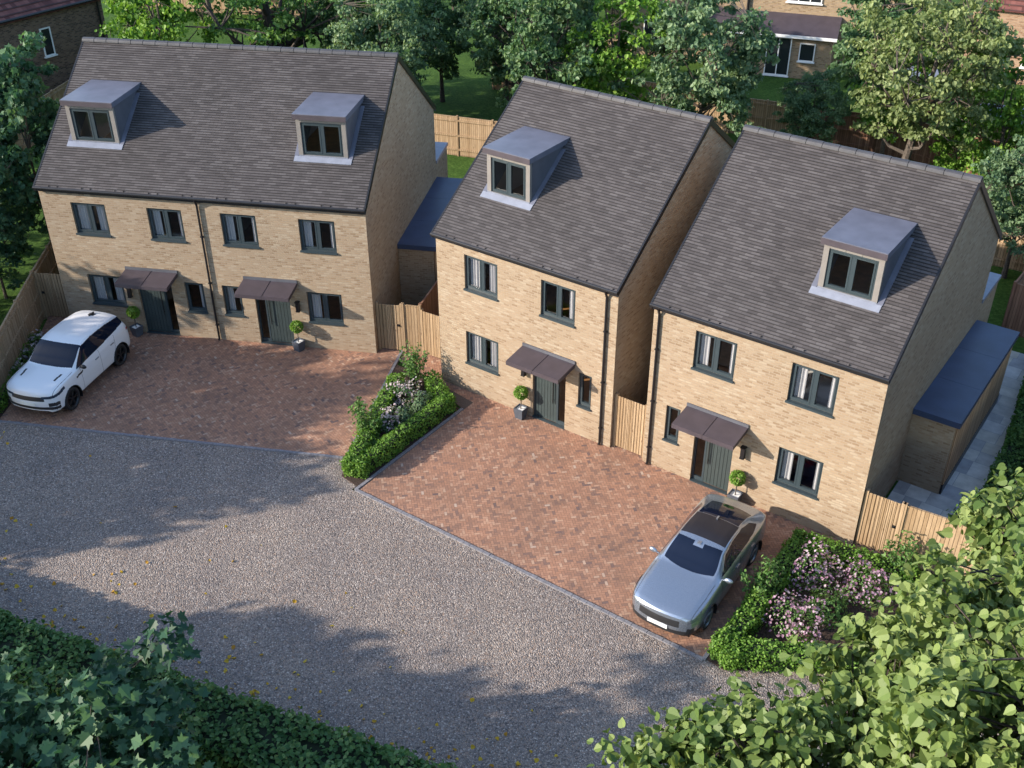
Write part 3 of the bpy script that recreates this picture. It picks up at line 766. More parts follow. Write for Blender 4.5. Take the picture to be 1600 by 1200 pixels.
M['leaf_mid'] = leaf_mat('mid_green_leaves', stops3((0.042, 0.109, 0.024), (0.101, 0.202, 0.050), (0.185, 0.302, 0.084)))
M['leaf_lime'] = leaf_mat('lime_tree_leaves', stops3((0.076, 0.130, 0.030), (0.155, 0.214, 0.059), (0.223, 0.281, 0.097)), trans=0.30)
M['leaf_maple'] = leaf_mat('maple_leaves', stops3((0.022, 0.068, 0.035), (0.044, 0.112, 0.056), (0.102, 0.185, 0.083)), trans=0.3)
M['leaf_box'] = leaf_mat('box_hedge_leaves', stops3((0.055, 0.134, 0.017), (0.134, 0.259, 0.035), (0.252, 0.395, 0.080)))
M['leaf_privet'] = leaf_mat('privet_hedge_leaves', stops3((0.033, 0.099, 0.030), (0.091, 0.191, 0.058), (0.264, 0.363, 0.141)))
M['leaf_yew'] = leaf_mat('yew_leaves', stops3((0.014, 0.022, 0.012), (0.024, 0.036, 0.018), (0.04, 0.055, 0.03)), trans=0.1)
M['petal_pink'] = leaf_mat('pink_petals', stops3((0.26, 0.12, 0.20), (0.42, 0.26, 0.36), (0.60, 0.50, 0.55)))
M['petal_pale'] = leaf_mat('pale_lilac_petals', stops3((0.336, 0.264, 0.320), (0.464, 0.384, 0.416), (0.624, 0.576, 0.560)))
M['bark'] = plain('grey_brown_bark', (0.085, 0.068, 0.055), 0.9, var=0.4, nscale=12, bump=0.02)
M['bark_dark'] = plain('dark_bark', (0.045, 0.034, 0.028), 0.9, var=0.4, nscale=12, bump=0.02)
M['fallen'] = leaf_mat('fallen_yellow_leaves', stops3((0.380, 0.200, 0.020), (0.550, 0.360, 0.030), (0.620, 0.460, 0.060)))

OUT = {   # half outlines (x to the side, y from stem to tip); unit length leaves
 'oval': [(0, 0), (0.24, 0.25), (0.26, 0.55), (0.13, 0.86), (0, 1.0)],
 'broad': [(0, 0), (0.34, 0.18), (0.38, 0.55), (0, 1.0)],
 'heart': [(0, 0.06), (0.16, 0.0), (0.40, 0.10), (0.49, 0.36), (0.38, 0.66), (0.17, 0.86), (0, 1.06)],
 'maple': [(0, 0.08), (0.22, 0.0), (0.27, 0.14), (0.52, 0.22), (0.40, 0.40), (0.60, 0.66), (0.26, 0.62), (0.16, 0.80), (0, 1.05)],
}
def leaf_arrays(P, size, tone, shape, rng, up=0.6, out=None, fold=0.34, droop=0.0):
    n = len(P); h = np.array(OUT[shape]); m = len(h)
    nr = rng.normal(size=(n, 3)); nr /= np.linalg.norm(nr, axis=1, keepdims=True)
    nr[:, 2] = nr[:, 2]*(1-up) + up*1.4
    if out is not None: nr += out*0.6
    nr /= np.linalg.norm(nr, axis=1, keepdims=True)
    t = rng.normal(size=(n, 3))
    if out is not None: t += out*1.2
    t[:, 2] -= droop
    t -= nr*(t*nr).sum(1, keepdims=True); t /= np.linalg.norm(t, axis=1, keepdims=True)
    b = np.cross(nr, t)
    size = np.asarray(size).reshape(n, 1, 1)
    hx = h[:, 0].reshape(1, m, 1); hy = (h[:, 1]-0.5).reshape(1, m, 1)
    R_ = P[:, None, :] + size*(hx*b[:, None, :] + hy*t[:, None, :] + fold*hx*nr[:, None, :] - 0.30*hy*np.abs(hy)*nr[:, None, :])
    L_ = P[:, None, :] + size*(-hx*b[:, None, :] + hy*t[:, None, :] + fold*hx*nr[:, None, :] - 0.30*hy*np.abs(hy)*nr[:, None, :])
    V = np.concatenate([R_, L_], axis=1).reshape(-1, 3)
    base = (np.arange(n)*2*m)[:, None]
    FR = base + np.arange(m)[None, :]
    FL = base + m + np.arange(m)[None, ::-1]
    F = np.concatenate([FR, FL], axis=1).reshape(-1, m)
    T = np.repeat(tone, 2)
    return V, F, T
def leaves(name, mat, parent, P, size, tone, shape, seed, **kw):
    rng = np.random.default_rng(seed)
    V, F, T = leaf_arrays(np.asarray(P, float), size, np.clip(tone, 0, 1), shape, rng, **kw)
    return raw_mesh(name, V, F, mat, parent, attr=T)

def make_tree(name, label, cat, H, RX, base, seed, mat, leaf=0.22, nclump=110, per=55, bark=None, trunk_r=0.16, squash=0.30, clump_r=0.75, RZ=None, lean=(0, 0), shape='broad', group=None, loc=(0, 0, 0), lobes=None, up=0.38):
    rng = np.random.default_rng(seed); rnd = random.Random(seed)
    root = thing(name, label, cat, loc, 0, group)
    RZ = RZ or (H-base)/2; cz = H-RZ
    # irregular crown: clumps inside an ellipsoid whose radius varies with direction
    ph = rng.uniform(0, 6.28, 6); am = rng.uniform(0.06, 0.16, 6)
    K = []
    while len(K) < nclump:
        d = rng.normal(size=3); d /= np.linalg.norm(d)
        az = math.atan2(d[1], d[0]); el = math.asin(d[2])
        f = 1 + sum(am[q]*math.sin((q+1)*az + ph[q] + 2.0*el*(q % 3)) for q in range(6))
        r = rng.uniform(0.25, 1.0)**0.45 * f
        p = np.array([d[0]*RX*r, d[1]*RX*r, cz + d[2]*RZ*r])
        if lobes and rng.uniform() < lobes[0]:
            c, rad = lobes[1][rng.integers(len(lobes[1]))]; p = np.array(c) + d*rng.uniform(0.3, 1)**0.45*np.array([rad, rad, rad*0.6])
        if p[2] < base*0.8: continue
        p[:2] += np.array(lean)*(p[2]/H)
        K.append(p)
    K = np.array(K)
    # limbs
    b = MB(); top = np.array([lean[0]*0.8, lean[1]*0.8, H*0.82]); tp = [np.array([0, 0, -0.1])]; nseg = 7
    for q in range(1, nseg+1):
        f = q/nseg; tp.append(np.array([top[0]*f + rnd.uniform(-1, 1)*0.12*f*RX*0.4, top[1]*f + rnd.uniform(-1, 1)*0.12*f*RX*0.4, top[2]*f]))
    rs = [trunk_r*(1.25 if q == 0 else (1-0.85*q/nseg)) for q in range(nseg+1)]
    b.path([tuple(p) for p in tp], rs, 8)
    order = rng.permutation(len(K)); tw = MB()
    prim = []
    for q in order[:14]:
        k = K[q]; f = min(0.92, max(0.28, (k[2]*0.62)/top[2])); i = min(nseg-1, int(f*nseg)); t = f*nseg-i
        s = tp[i]*(1-t)+tp[i+1]*t; mid = s*0.5+k*0.5 + np.array([0, 0, -0.10*RX]) + rng.normal(size=3)*0.12
        r0 = trunk_r*(0.5-0.3*f)
        b.path([tuple(s), tuple(mid), tuple(k)], [r0, r0*0.65, r0*0.22], 6); prim += [mid, k]
    prim = np.array(prim)
    for q in order[14:]:
        k = K[q]; d = np.linalg.norm(prim-k, axis=1); s = prim[d.argmin()]
        mid = (s+k)/2 + rng.normal(size=3)*0.1; b.path([tuple(s), tuple(mid), tuple(k)], [trunk_r*0.13, trunk_r*0.09, trunk_r*0.04], 4)
    b.build('trunk', bark or M['bark'], root, smooth=False)
    n = nclump*per; ci = np.repeat(np.arange(nclump), per)
    off = rng.normal(size=(n, 3)); off /= np.linalg.norm(off, axis=1, keepdims=True); off *= (rng.uniform(0, 1, (n, 1))**0.5)
    cr = rng.uniform(0.6, 1.25, nclump)[ci][:, None]*clump_r
    P = K[ci] + off*cr*np.array([1, 1, squash*1.6])
    # tips of the sprays hang slightly
    P[:, 2] -= 0.25*(off[:, 0]**2+off[:, 1]**2)*cr[:, 0]*0.6
    tone = rng.uniform(0.12, 0.88, nclump)[ci] + rng.normal(0, 0.16, n)
    o = np.concatenate([off[:, :2], np.zeros((n, 1))], 1)
    leaves('crown', mat, root, P, leaf*rng.uniform(0.5, 1.25, n), tone, shape, seed+1, up=up, out=o, droop=0.5)
    return root

def place(src, loc, rz, s, label, group=None):
    c = copy_tree(src); c.location = (*loc, 0); c.rotation_euler = (0, 0, rz); c.scale = (s, s, s*random.Random(int(loc[0]*10)).uniform(0.95, 1.05))
    c['label'] = label
    if group: c['group'] = group
    return c

GT = 'trees behind the houses'
def bg_trees():
    A = make_tree('broadleaf_tree', 'big blue green tree rising between the middle house and the right house', 'tree', 8.4, 2.9, 2.4, 21, M['leaf_blue'], leaf=0.20, nclump=230, per=62, group=GT, clump_r=0.54, loc=(-1.2, 19.9, 0), RZ=3.1)
    B = make_tree('broadleaf_tree', 'bright yellow green tree behind the ridge of the middle house', 'tree', 8.4, 2.2, 1.4, 22, M['leaf_bright'], leaf=0.22, nclump=110, per=44, group=GT, loc=(-5.4, 19.6, 0), clump_r=0.55, RZ=3.2)
    O = make_tree('broadleaf_tree', 'tall olive green tree with a pale leaning trunk behind the right house', 'tree', 9.6, 3.0, 3.2, 23, M['leaf_olive'], leaf=0.19, nclump=230, per=60, group=GT, loc=(7.0, 22.3, 0), lean=(1.2, 0.2), trunk_r=0.22, squash=0.2, clump_r=0.62)
    D = make_tree('broadleaf_tree', 'dark green tree left of the middle house ridge, second of the dark pair', 'tree', 8.4, 2.0, 1.4, 24, M['leaf_dark'], leaf=0.20, nclump=170, per=56, group=GT, loc=(-7.6, 17.6, 0), bark=M['bark_dark'], clump_r=0.47, RZ=3.4)
    place(A, (-14.0, 23.1), 1.1, 0.78, 'blue green tree over the shaded lawn right of the pair of houses')
    place(D, (-17.0, 21.4), 2.2, 0.74, 'dark tree on a bare trunk just right of the pair of houses')
    place(A, (-15.8, 15.4), 4.0, 0.86, 'blue green tree standing over the ridge of the pair of houses')
    place(D, (-19.3, 17.2), 2.9, 0.95, 'dark tree above the right dormer of the pair of houses')
    place(D, (3.3, 28.6), 0.8, 0.98, 'dark dense tree right of the small white window')
    place(A, (2.4, 23.8), 3.9, 0.52, 'low blue green tree touching the left ridge end of the right house')
    place(B, (5.3, 25.6), 1.5, 0.74, 'small bright green tree left of the pale leaning trunk')
    place(B, (10.6, 23.6), 3.5, 0.84, 'bright green tree right of the pale leaning trunk')
    place(B, (8.9, 24.0), 0.4, 0.50, 'low bright green tree at the foot of the pale leaning trunk')
    place(B, (12.6, 27.4), 5.0, 0.95, 'bright green tree at the far right top edge')
    place(A, (12.9, 18.0), 5.2, 0.62, 'small blue green tree at the right edge behind the pale fence')
    place(D, (-11.8, 20.6), 5.0, 1.0, 'dark tree filling the gap above the left eaves of the middle house')
    place(A, (-12.4, 25.0), 2.0, 0.95, 'blue green tree at the top centre edge of the gardens')
    place(B, (-25.2, 10.4), 0.3, 1.0, 'yellow green tree above the left dormer of the pair')
    place(B, (-28.6, 12.0), 2.3, 0.85, 'yellow green tree beside the corner of the dark brick house')
    W = make_tree('broadleaf_tree', 'wide spreading tree with thick dark forking limbs above the pair of houses', 'tree', 9.5, 4.2, 2.6, 25, M['leaf_mid'], leaf=0.22, nclump=130, per=52, group=GT, loc=(-22.6, 14.9, 0), bark=M['bark_dark'], trunk_r=0.50, clump_r=0.7)
    place(B, (-38.0, 24.0), 2.0, 1.2, 'bright green tree farthest back at the top left')
    place(D, (-24.0, 31.5), 2.0, 1.2, 'dark tree far back beyond the sunlit lawn')
    place(D, (-16.0, 31.0), 4.4, 1.2, 'dark tree far back at the top, behind the blue green trees')
    # beyond the left fence, in shade
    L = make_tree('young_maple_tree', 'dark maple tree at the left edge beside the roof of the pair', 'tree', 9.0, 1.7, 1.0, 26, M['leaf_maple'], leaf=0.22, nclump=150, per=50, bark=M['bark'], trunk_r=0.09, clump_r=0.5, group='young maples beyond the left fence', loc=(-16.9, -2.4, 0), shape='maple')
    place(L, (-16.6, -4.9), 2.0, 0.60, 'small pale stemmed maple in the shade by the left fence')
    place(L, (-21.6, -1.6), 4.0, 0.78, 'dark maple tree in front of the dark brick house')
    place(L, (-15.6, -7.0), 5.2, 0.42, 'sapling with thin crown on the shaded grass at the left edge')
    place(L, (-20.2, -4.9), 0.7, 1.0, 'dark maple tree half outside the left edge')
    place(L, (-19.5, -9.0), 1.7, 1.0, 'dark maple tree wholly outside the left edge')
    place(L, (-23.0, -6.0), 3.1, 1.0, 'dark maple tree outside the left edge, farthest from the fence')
bg_trees()

# ================================================================ HEDGES, SHRUBS, POTS
def hedge(name, label, pts, w, h, mat, leaf, dens, seed, group=None, wob=0.05, z0=0.02):
    """clipped hedge along a line: a dark twiggy core with a coat of small leaves"""
    rng = np.random.default_rng(seed)
    root = thing(name, label, 'hedge', (pts[0][0], pts[0][1], 0), 0, group); o = np.array([pts[0][0], pts[0][1], 0.0])
    core = MB(); P, Nn = [], []
    for a, b in zip(pts[:-1], pts[1:]):
        a, b = np.array([*a, 0.0])-o, np.array([*b, 0.0])-o; L = np.linalg.norm(b-a); u = (b-a)/L; nn = np.array([-u[1], u[0], 0])
        core.obox(a-u*(w/2-0.08), b+u*(w/2-0.08), w-0.14, z0-0.05, h-0.07)
        def add(n, f):
            for _ in range(n):
                p, q = f(); P.append(p); Nn.append(q)
        s = rng.uniform
        Lx = L+w
        def top():
            x, y = s(-w/2, L+w/2), s(-w/2, w/2); e = max(0, abs(y)-w/2+0.08)
            return a+u*x+nn*y+np.array([0, 0, h-e*0.8]), np.array([0, 0, 1.0])
        def sid(k):
            def f():
                x, z = s(-w/2, L+w/2), s(z0, h); return a+u*x+nn*(k*w/2)+np.array([0, 0, z]), nn*k
            return f
        def end(k):
            def f():
                y, z = s(-w/2, w/2), s(z0, h); return (b if k > 0 else a)+u*(k*w/2)+nn*y+np.array([0, 0, z]), u*k
            return f
        add(int(Lx*w*dens), top); add(int(Lx*h*dens), sid(1)); add(int(Lx*h*dens), sid(-1)); add(int(w*h*dens), end(1)); add(int(w*h*dens), end(-1))
    P, Nn = np.array(P), np.array(Nn)
    n = len(P)
    bumpy = 0.6*np.sin(P[:, 0]*5.1+P[:, 1]*3.3+seed)+0.5*np.sin(P[:, 1]*8.3-P[:, 0]*2.1+P[:, 2]*6)+0.35*np.sin(P[:, 0]*13+P[:, 2]*11)
    P = P + Nn*(wob*bumpy + rng.normal(0, wob*0.7, n))[:, None]
    k = N('twigs_'+name); k.setb(Base_Color=(0.012, 0.02, 0.008, 1), Roughness=1.0)
    core.build('twigs', k.m, root)
    tone = 0.42+0.16*bumpy*0.6 + rng.normal(0, 0.2, n)
    leaves('foliage', mat, root, P, leaf*rng.uniform(0.7, 1.3, n), tone, 'broad', seed, up=0.25, out=Nn*1.3)
    return root
GB = 'low clipped box hedges round the beds'
hedge('box_hedge', 'low clipped box hedge wrapping the triangular bed between the driveways', [(-0.85, -1.30), (0.98, -5.28), (1.22, -5.20), (1.22, -1.30), (0.10, -0.62)], 0.42, 0.52, M['leaf_box'], 0.062, 620, 31, GB)
hedge('box_hedge', 'low clipped box hedge round the pink flower bed by the silver car', [(15.4, -0.60), (12.80, -1.00), (12.80, -5.40), (13.05, -5.50), (14.75, -4.45), (17.0, -4.1)], 0.50, 0.50, M['leaf_box'], 0.062, 620, 32, GB)
hedge('box_hedge', 'narrow low box hedge along the left fence beside the white car', [w1(0.25, -5.25), w1(-0.35, -3.4), w1(-0.75, -1.6)], 0.5, 0.34, M['leaf_box'], 0.062, 600, 33, GB)
hedge('boundary_hedge', 'dark clipped hedge along the right edge of the slab patio', [(16.45, 2.8), (16.35, 6.5), (15.7, 12.2)], 0.7, 0.70, M['leaf_mid'], 0.08, 420, 34)
hedge('boundary_hedge', 'long tall hedge along the near side of the gravel', [(-9.0, -18.2), (-0.2, -16.0), (11.8, -13.2)], 1.3, 2.0, M['leaf_privet'], 0.10, 380, 35, wob=0.09)

def shrub(name, label, loc, h, r, seed, mat, leaf=0.09, nst=9, per=46, group=None, flowers=None, nfl=0, dome=False, shape='oval'):
    rng = np.random.default_rng(seed); root = thing(name, label, 'shrub', (*loc, 0), 0, group)
    st = MB(); P = []; O = []
    if dome:
        n = nst*per; d = rng.normal(size=(n, 3)); d[:, 2] = np.abs(d[:, 2]); d /= np.linalg.norm(d, axis=1, keepdims=True)
        f = 1+0.22*np.sin(d[:, 0]*5+seed)+0.18*np.sin(d[:, 1]*7+2*seed)+0.12*np.sin(d[:, 2]*9)
        rr = rng.uniform(0.45, 1, n)**0.5*f
        P = d*rr[:, None]*np.array([r, r, h*0.92]) + np.array([0, 0, 0.05]); O = d
        for k in range(9):
            a = rng.uniform(0, 6.28); st.tube((0, 0, 0), (math.cos(a)*r*0.7, math.sin(a)*r*0.7, h*0.65), 0.012, 0.004, 5)
    else:
        for k in range(nst):
            a = rng.uniform(0, 6.28); e = rng.uniform(0.1, 1.0)*r; hh = h*rng.uniform(0.6, 1.0)*(1-0.25*e/r)
            b0 = np.array([math.cos(a)*e*0.25, math.sin(a)*e*0.25, 0]); b1 = np.array([math.cos(a)*e, math.sin(a)*e, hh])
            st.path([tuple(b0), tuple(b0*0.4+b1*0.6+np.array([0, 0, 0.05])), tuple(b1)], [0.016, 0.011, 0.005], 5)
            t = rng.uniform(0.12, 1.03, per)**0.75
            p = b0+(b1-b0)*t[:, None]+rng.normal(size=(per, 3))*np.array([1, 1, 0.6])*0.085*(1.25-t[:, None]*0.6)*(r/0.5)**0.5
            P.append(p); O.append(np.repeat(((b1-b0)/np.linalg.norm(b1-b0))[None], per, 0)*0.5 + (p-b0-(b1-b0)*t[:, None])*6)
        P, O = np.concatenate(P), np.concatenate(O)
    P[:, 2] = np.maximum(P[:, 2], 0.03)
    n = len(P)
    st.build('stems', M['bark'], root)
    leaves('foliage', mat, root, P, leaf*rng.uniform(0.7, 1.3, n), 0.5+rng.normal(0, 0.22, n), shape, seed, up=0.35, out=O)
    if flowers:
        m = nfl; d = rng.normal(size=(m, 3)); d[:, 2] = np.abs(d[:, 2])+0.15; d /= np.linalg.norm(d, axis=1, keepdims=True)
        f = 1+0.22*np.sin(d[:, 0]*5+seed)+0.18*np.sin(d[:, 1]*7+2*seed)+0.12*np.sin(d[:, 2]*9)
        Q = d*(f*rng.uniform(0.92, 1.10, m))[:, None]*np.array([r, r, h*0.92]) + np.array([0, 0, 0.07])
        leaves('blossom', flowers, root, Q, 0.075*rng.uniform(0.6, 1.3, m), 0.5+rng.normal(0, 0.28, m), 'broad', seed+5, up=0.4, out=d)
    return root
GP = 'flowering shrubs in the beds'
shrub('laurel_shrub', 'upright fresh green shrub at the back of the triangular bed', (-0.60, -0.85), 1.85, 0.55, 41, M['leaf_mid'], 0.105, 13, 50)
shrub('laurel_shrub', 'upright fresh green shrub near the front tip of the triangular bed', (0.15, -3.85), 1.55, 0.50, 42, M['leaf_mid'], 0.105, 12, 46)
shrub('flowering_shrub', 'pale pink flowering shrub at the middle of the triangular bed', (-0.10, -1.75), 0.72, 0.50, 43, M['leaf_dark'], 0.06, 20, 40, GP, M['petal_pale'], 340, True)
shrub('flowering_shrub', 'smaller pale pink flowering shrub nearer the tip of the triangular bed', (0.35, -3.0), 0.58, 0.38, 44, M['leaf_dark'], 0.06, 16, 36, GP, M['petal_pale'], 250, True)
shrub('leafy_shrub', 'rounded grey green shrub beside the pale pink flowers', (0.55, -1.7), 0.55, 0.42, 45, M['leaf_blue'], 0.07, 18, 40, dome=True)
shrub('leafy_shrub', 'rounded dark shrub between the two pale pink flowering shrubs', (0.62, -2.55), 0.5, 0.40, 46, M['leaf_blue'], 0.07, 18, 40, dome=True)
shrub('leafy_shrub', 'low green shrub at the foot of the upright front shrub', (0.62, -4.05), 0.4, 0.35, 40, M['leaf_mid'], 0.07, 14, 36, dome=True)
shrub('flowering_shrub', 'rounded pink flowering shrub nearest the brick wall of the right house', (13.55, -1.85), 0.85, 0.66, 47, M['leaf_mid'], 0.06, 22, 46, GP, M['petal_pink'], 480, True)
shrub('flowering_shrub', 'pink flowering shrub at the right of the bed, by the lime tree leaves', (14.75, -1.55), 0.78, 0.58, 48, M['leaf_mid'], 0.06, 22, 44, GP, M['petal_pink'], 400, True)
shrub('flowering_shrub', 'pink flowering shrub at the near left of the bed by the silver car', (13.80, -3.70), 0.82, 0.60, 49, M['leaf_mid'], 0.06, 22, 44, GP, M['petal_pink'], 400, True)
shrub('leafy_shrub', 'dark green dome shrub among the three pink flowering shrubs', (14.25, -2.75), 0.6, 0.5, 50, M['leaf_mid'], 0.07, 20, 44, dome=True)
shrub('laurel_shrub', 'upright green shrub beside the front wheel of the silver car', (12.72, -3.25), 1.45, 0.60, 51, M['leaf_mid'], 0.10, 15, 50)
shrub('laurel_shrub', 'upright green shrub in front of the last timber gate', (15.25, -0.50), 1.5, 0.60, 52, M['leaf_mid'], 0.10, 13, 46)
shrub('laurel_shrub', 'upright green shrub on the slab patio beside the clipped hedge', (16.2, 2.0), 1.5, 0.72, 53, M['leaf_mid'], 0.12, 14, 50)
shrub('laurel_shrub', 'dark upright shrub at the right edge above the patio hedge', (16.5, 6.3), 1.5, 0.65, 54, M['leaf_mid'], 0.12, 12, 46)
GW = 'white flowering plants by the left fence'
for q, (x, y, lb) in enumerate([(-0.40, -1.55, 'white flowering plant by the left fence, farthest from the gravel'), (-0.15, -2.45, 'white flowering plant by the left fence, second from the gate'), (0.08, -3.45, 'white flowering plant by the left fence, beside the car bonnet')]):
    shrub('flowering_shrub', lb, w1(x, y), 0.50, 0.36, 55+q, M['leaf_mid'], 0.06, 14, 36, GW, M['petal_pale'], 150, True)

def potted(label, loc, group='potted topiary balls by the front doors'):
    root = thing('potted_tree', label, 'potted plant', (*loc, 0.002), 0, group)
    p = MB(); z = 0.36
    a, b = 0.125, 0.165
    lo = [(-a, -a, 0), (a, -a, 0), (a, a, 0), (-a, a, 0)]; hi = [(-b, -b, z), (b, -b, z), (b, b, z), (-b, b, z)]; ih = [(x*0.86, y*0.86, z) for x, y, _ in hi]; il = [(x*0.84, y*0.84, z-0.05) for x, y, _ in hi]
    for k in range(4):
        j = (k+1) % 4; p.face((lo[k], lo[j], hi[j], hi[k])); p.face((hi[k], hi[j], ih[j], ih[k])); p.face((ih[k], ih[j], il[j], il[k]))
    p.face(lo[::-1]); p.build('pot', M['pot'], root)
    s = MB(); s.face(il); s.build('pebbles', M['white'], root)
    st = MB(); st.path([(0, 0, z-0.06), (0.012, 0.0, 0.55), (0, 0.01, 0.78)], [0.018, 0.016, 0.014], 7); st.build('stem', M['bark'], root)
    rng = np.random.default_rng(60); n = 620; d = rng.normal(size=(n, 3)); d /= np.linalg.norm(d, axis=1, keepdims=True)
    P = d*(0.215*rng.uniform(0.5, 1.08, n)**0.5)[:, None] + np.array([0, 0, 0.90])
    leaves('crown', M['leaf_box'], root, P, 0.06*rng.uniform(0.7, 1.3, n), 0.55+rng.normal(0, 0.2, n), 'broad', 61, up=0.3, out=d)
    return root
pt = potted('potted topiary ball by the leftmost front door, behind the white car', w1(2.56, -0.22))
for loc, lb in ((w1(8.42, -0.22), 'potted topiary ball by the right hand door of the pair of houses'), ((3.30, -0.24), 'potted topiary ball left of the middle house door'), ((10.52, -0.24), 'potted topiary ball behind the tail of the silver car')):
    c = copy_tree(pt); c.location = (*loc, 0.002); c['label'] = lb

# ================================================================ FAR BUILDINGS
def far_windows(root, x0, x1, z0, z1, y, mat='white', mull=1):
    f = MB(); t = 0.06
    f.box(x0, x1, y-0.05, y+0.05, z0, z0+t); f.box(x0, x1, y-0.05, y+0.05, z1-t, z1); f.box(x0, x0+t, y-0.05, y+0.05, z0+t, z1-t); f.box(x1-t, x1, y-0.05, y+0.05, z0+t, z1-t)
    for k in range(mull):
        x = x0+(x1-x0)*(k+1)/(mull+1); f.box(x-0.03, x+0.03, y-0.052, y+0.048, z0+t, z1-t)
    f.box(x0-0.06, x1+0.06, y-0.12, y+0.02, z0-0.06, z0-0.002)
    w = f.build('window', M[mat], root)
    g = MB(); g.quad((x0+t, y-0.01, z0+t), (x1-t, y-0.01, z0+t), (x1-t, y-0.01, z1-t), (x0+t, y-0.01, z1-t)); g.build('pane', M['darkglass'], w)
kk = N('dark_window_glass'); kk.setb(Base_Color=(0.02, 0.024, 0.028, 1), Roughness=0.06); kk.b.inputs['Specular IOR Level'].default_value = 0.6; M['darkglass'] = kk.m
def gable_roof(root, x0, x1, y0, y1, ze, zr, mat, ov=0.25):
    r = MB(); ym = (y0+y1)/2; sl = (zr-ze)/(ym-y0); n = 16
    for sgn in (0, 1):
        for k in range(n):
            a, b = k/n, (k+1)/n
            ya, yb = y0-ov+(ym-y0+ov)*a, y0-ov+(ym-y0+ov)*b
            za, zb = ze+(ya-y0)*sl, ze+(yb-y0)*sl
            if sgn: ya, yb = 2*ym-ya, 2*ym-yb
            X = (x0-ov, x1+ov) if not sgn else (x1+ov, x0-ov)
            r.face([(X[0], ya, za+0.06), (X[1], ya, za+0.06), (X[1], yb, zb+0.02), (X[0], yb, zb+0.02)], [(X[0], k*0.3), (X[1], k*0.3), (X[1], k*0.3+0.3), (X[0], k*0.3+0.3)])
            r.face([(X[0], ya, za-0.02), (X[1], ya, za-0.02), (X[1], ya, za+0.06), (X[0], ya, za+0.06)], [(0, 0.1)]*4)
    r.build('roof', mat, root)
def far_house(label, loc, rz, L, D, ze, zr, wall, roof, group='older brick houses round the gardens'):
    root = thing('brick_house', label, 'house', (*loc, 0), rz, group)
    g = MB(); g.prism([(0, 0), (L, 0), (L, D), (0, D)], -0.1, ze)
    for x in (0, L): g.face([(x, 0, ze), (x, D, ze), (x, D/2, zr)])
    g.build('wall', wall, root); gable_roof(root, 0, L, 0, D, ze, zr, roof)
    return root
# upper left: dark brick flank facing the gardens, purple red tiles
r = far_house('dark brown brick house with a purple red tiled roof at upper left', (-32.8, -3.5), R(90), 16.2, 8.0, 5.0, 8.2, M['brick_dark'], M['tile_red'])
far_windows(r, 12.3, 12.9, 2.7, 4.1, -0.02, mull=0)
pp = MB(); pp.tube((15.9, -0.08, 0), (15.9, -0.08, 4.9), 0.06); pp.tube((-0.2, -0.30, 4.93), (16.4, -0.30, 4.93), 0.07); pp.build('downpipe', M['black'], r)
# top right: yellow brick terrace rear with a lean-to
ra = math.atan2(0.287, 0.958)
r = far_house('yellow brick house with a dark lean-to roof and white patio door at the top', (-14.6, 34.0), ra, 17.0, 8.0, 5.4, 8.5, M['brick_yellow'], M['tile_red'])
# lean-to stands in front of the main wall
e = MB(); e.box(6.4, 13.2, -1.45, -0.003, -0.1, 2.38); o = e.build('lean_to', M['brick_yellow'], r)
e = MB(); e.face([(6.2, -1.75, 2.42), (13.4, -1.75, 2.42), (13.4, -0.004, 3.12), (6.2, -0.004, 3.12)]); e.face([(6.2, -1.75, 2.30), (6.2, -0.004, 3.0), (13.4, -0.004, 3.0), (13.4, -1.75, 2.30)][::1]); e.face([(6.2, -1.75, 2.30), (13.4, -1.75, 2.30), (13.4, -1.75, 2.42), (6.2, -1.75, 2.42)]); e.build('lean_to_roof', M['canopy'], o)
e = MB(); e.box(6.2, 13.4, -1.80, -1.752, 2.24, 2.40); e.build('gutter', M['white'], o)
far_windows(r, 9.65, 11.0, 0.05, 2.18, -1.47, mull=1); far_windows(r, 11.45, 12.3, 0.95, 1.95, -1.47, mull=0)
far_windows(r, 10.3, 12.2, 3.75, 4.9, -0.02, mull=2); far_windows(r, 2.6, 4.4, 3.75, 4.9, -0.02, mull=2); far_windows(r, 2.3, 4.3, 0.9, 2.1, -0.02, mull=2)
pp = MB(); pp.tube((8.2, -0.08, 3.1), (8.2, -0.08, 5.4), 0.07); pp.build('downpipe', M['black'], r)
r = far_house('orange brown brick house with red roof at the top right corner', (4.2, 41.5), R(10), 14.0, 8.0, 4.0, 7.2, M['brick_orange'], M['tile_red'])
far_windows(r, 3.0, 4.6, 0.9, 2.2, -0.02, mull=1)
r = far_house('brown brick house behind the trees at the top centre', (-33.0, 45.0), R(14), 14.0, 8.0, 5.2, 8.4, M['brick_dark'], M['tile_red'])
far_windows(r, 3.0, 4.6, 0.9, 2.2, -0.02, mull=1); far_windows(r, 9.0, 10.6, 0.9, 2.2, -0.02, mull=1)
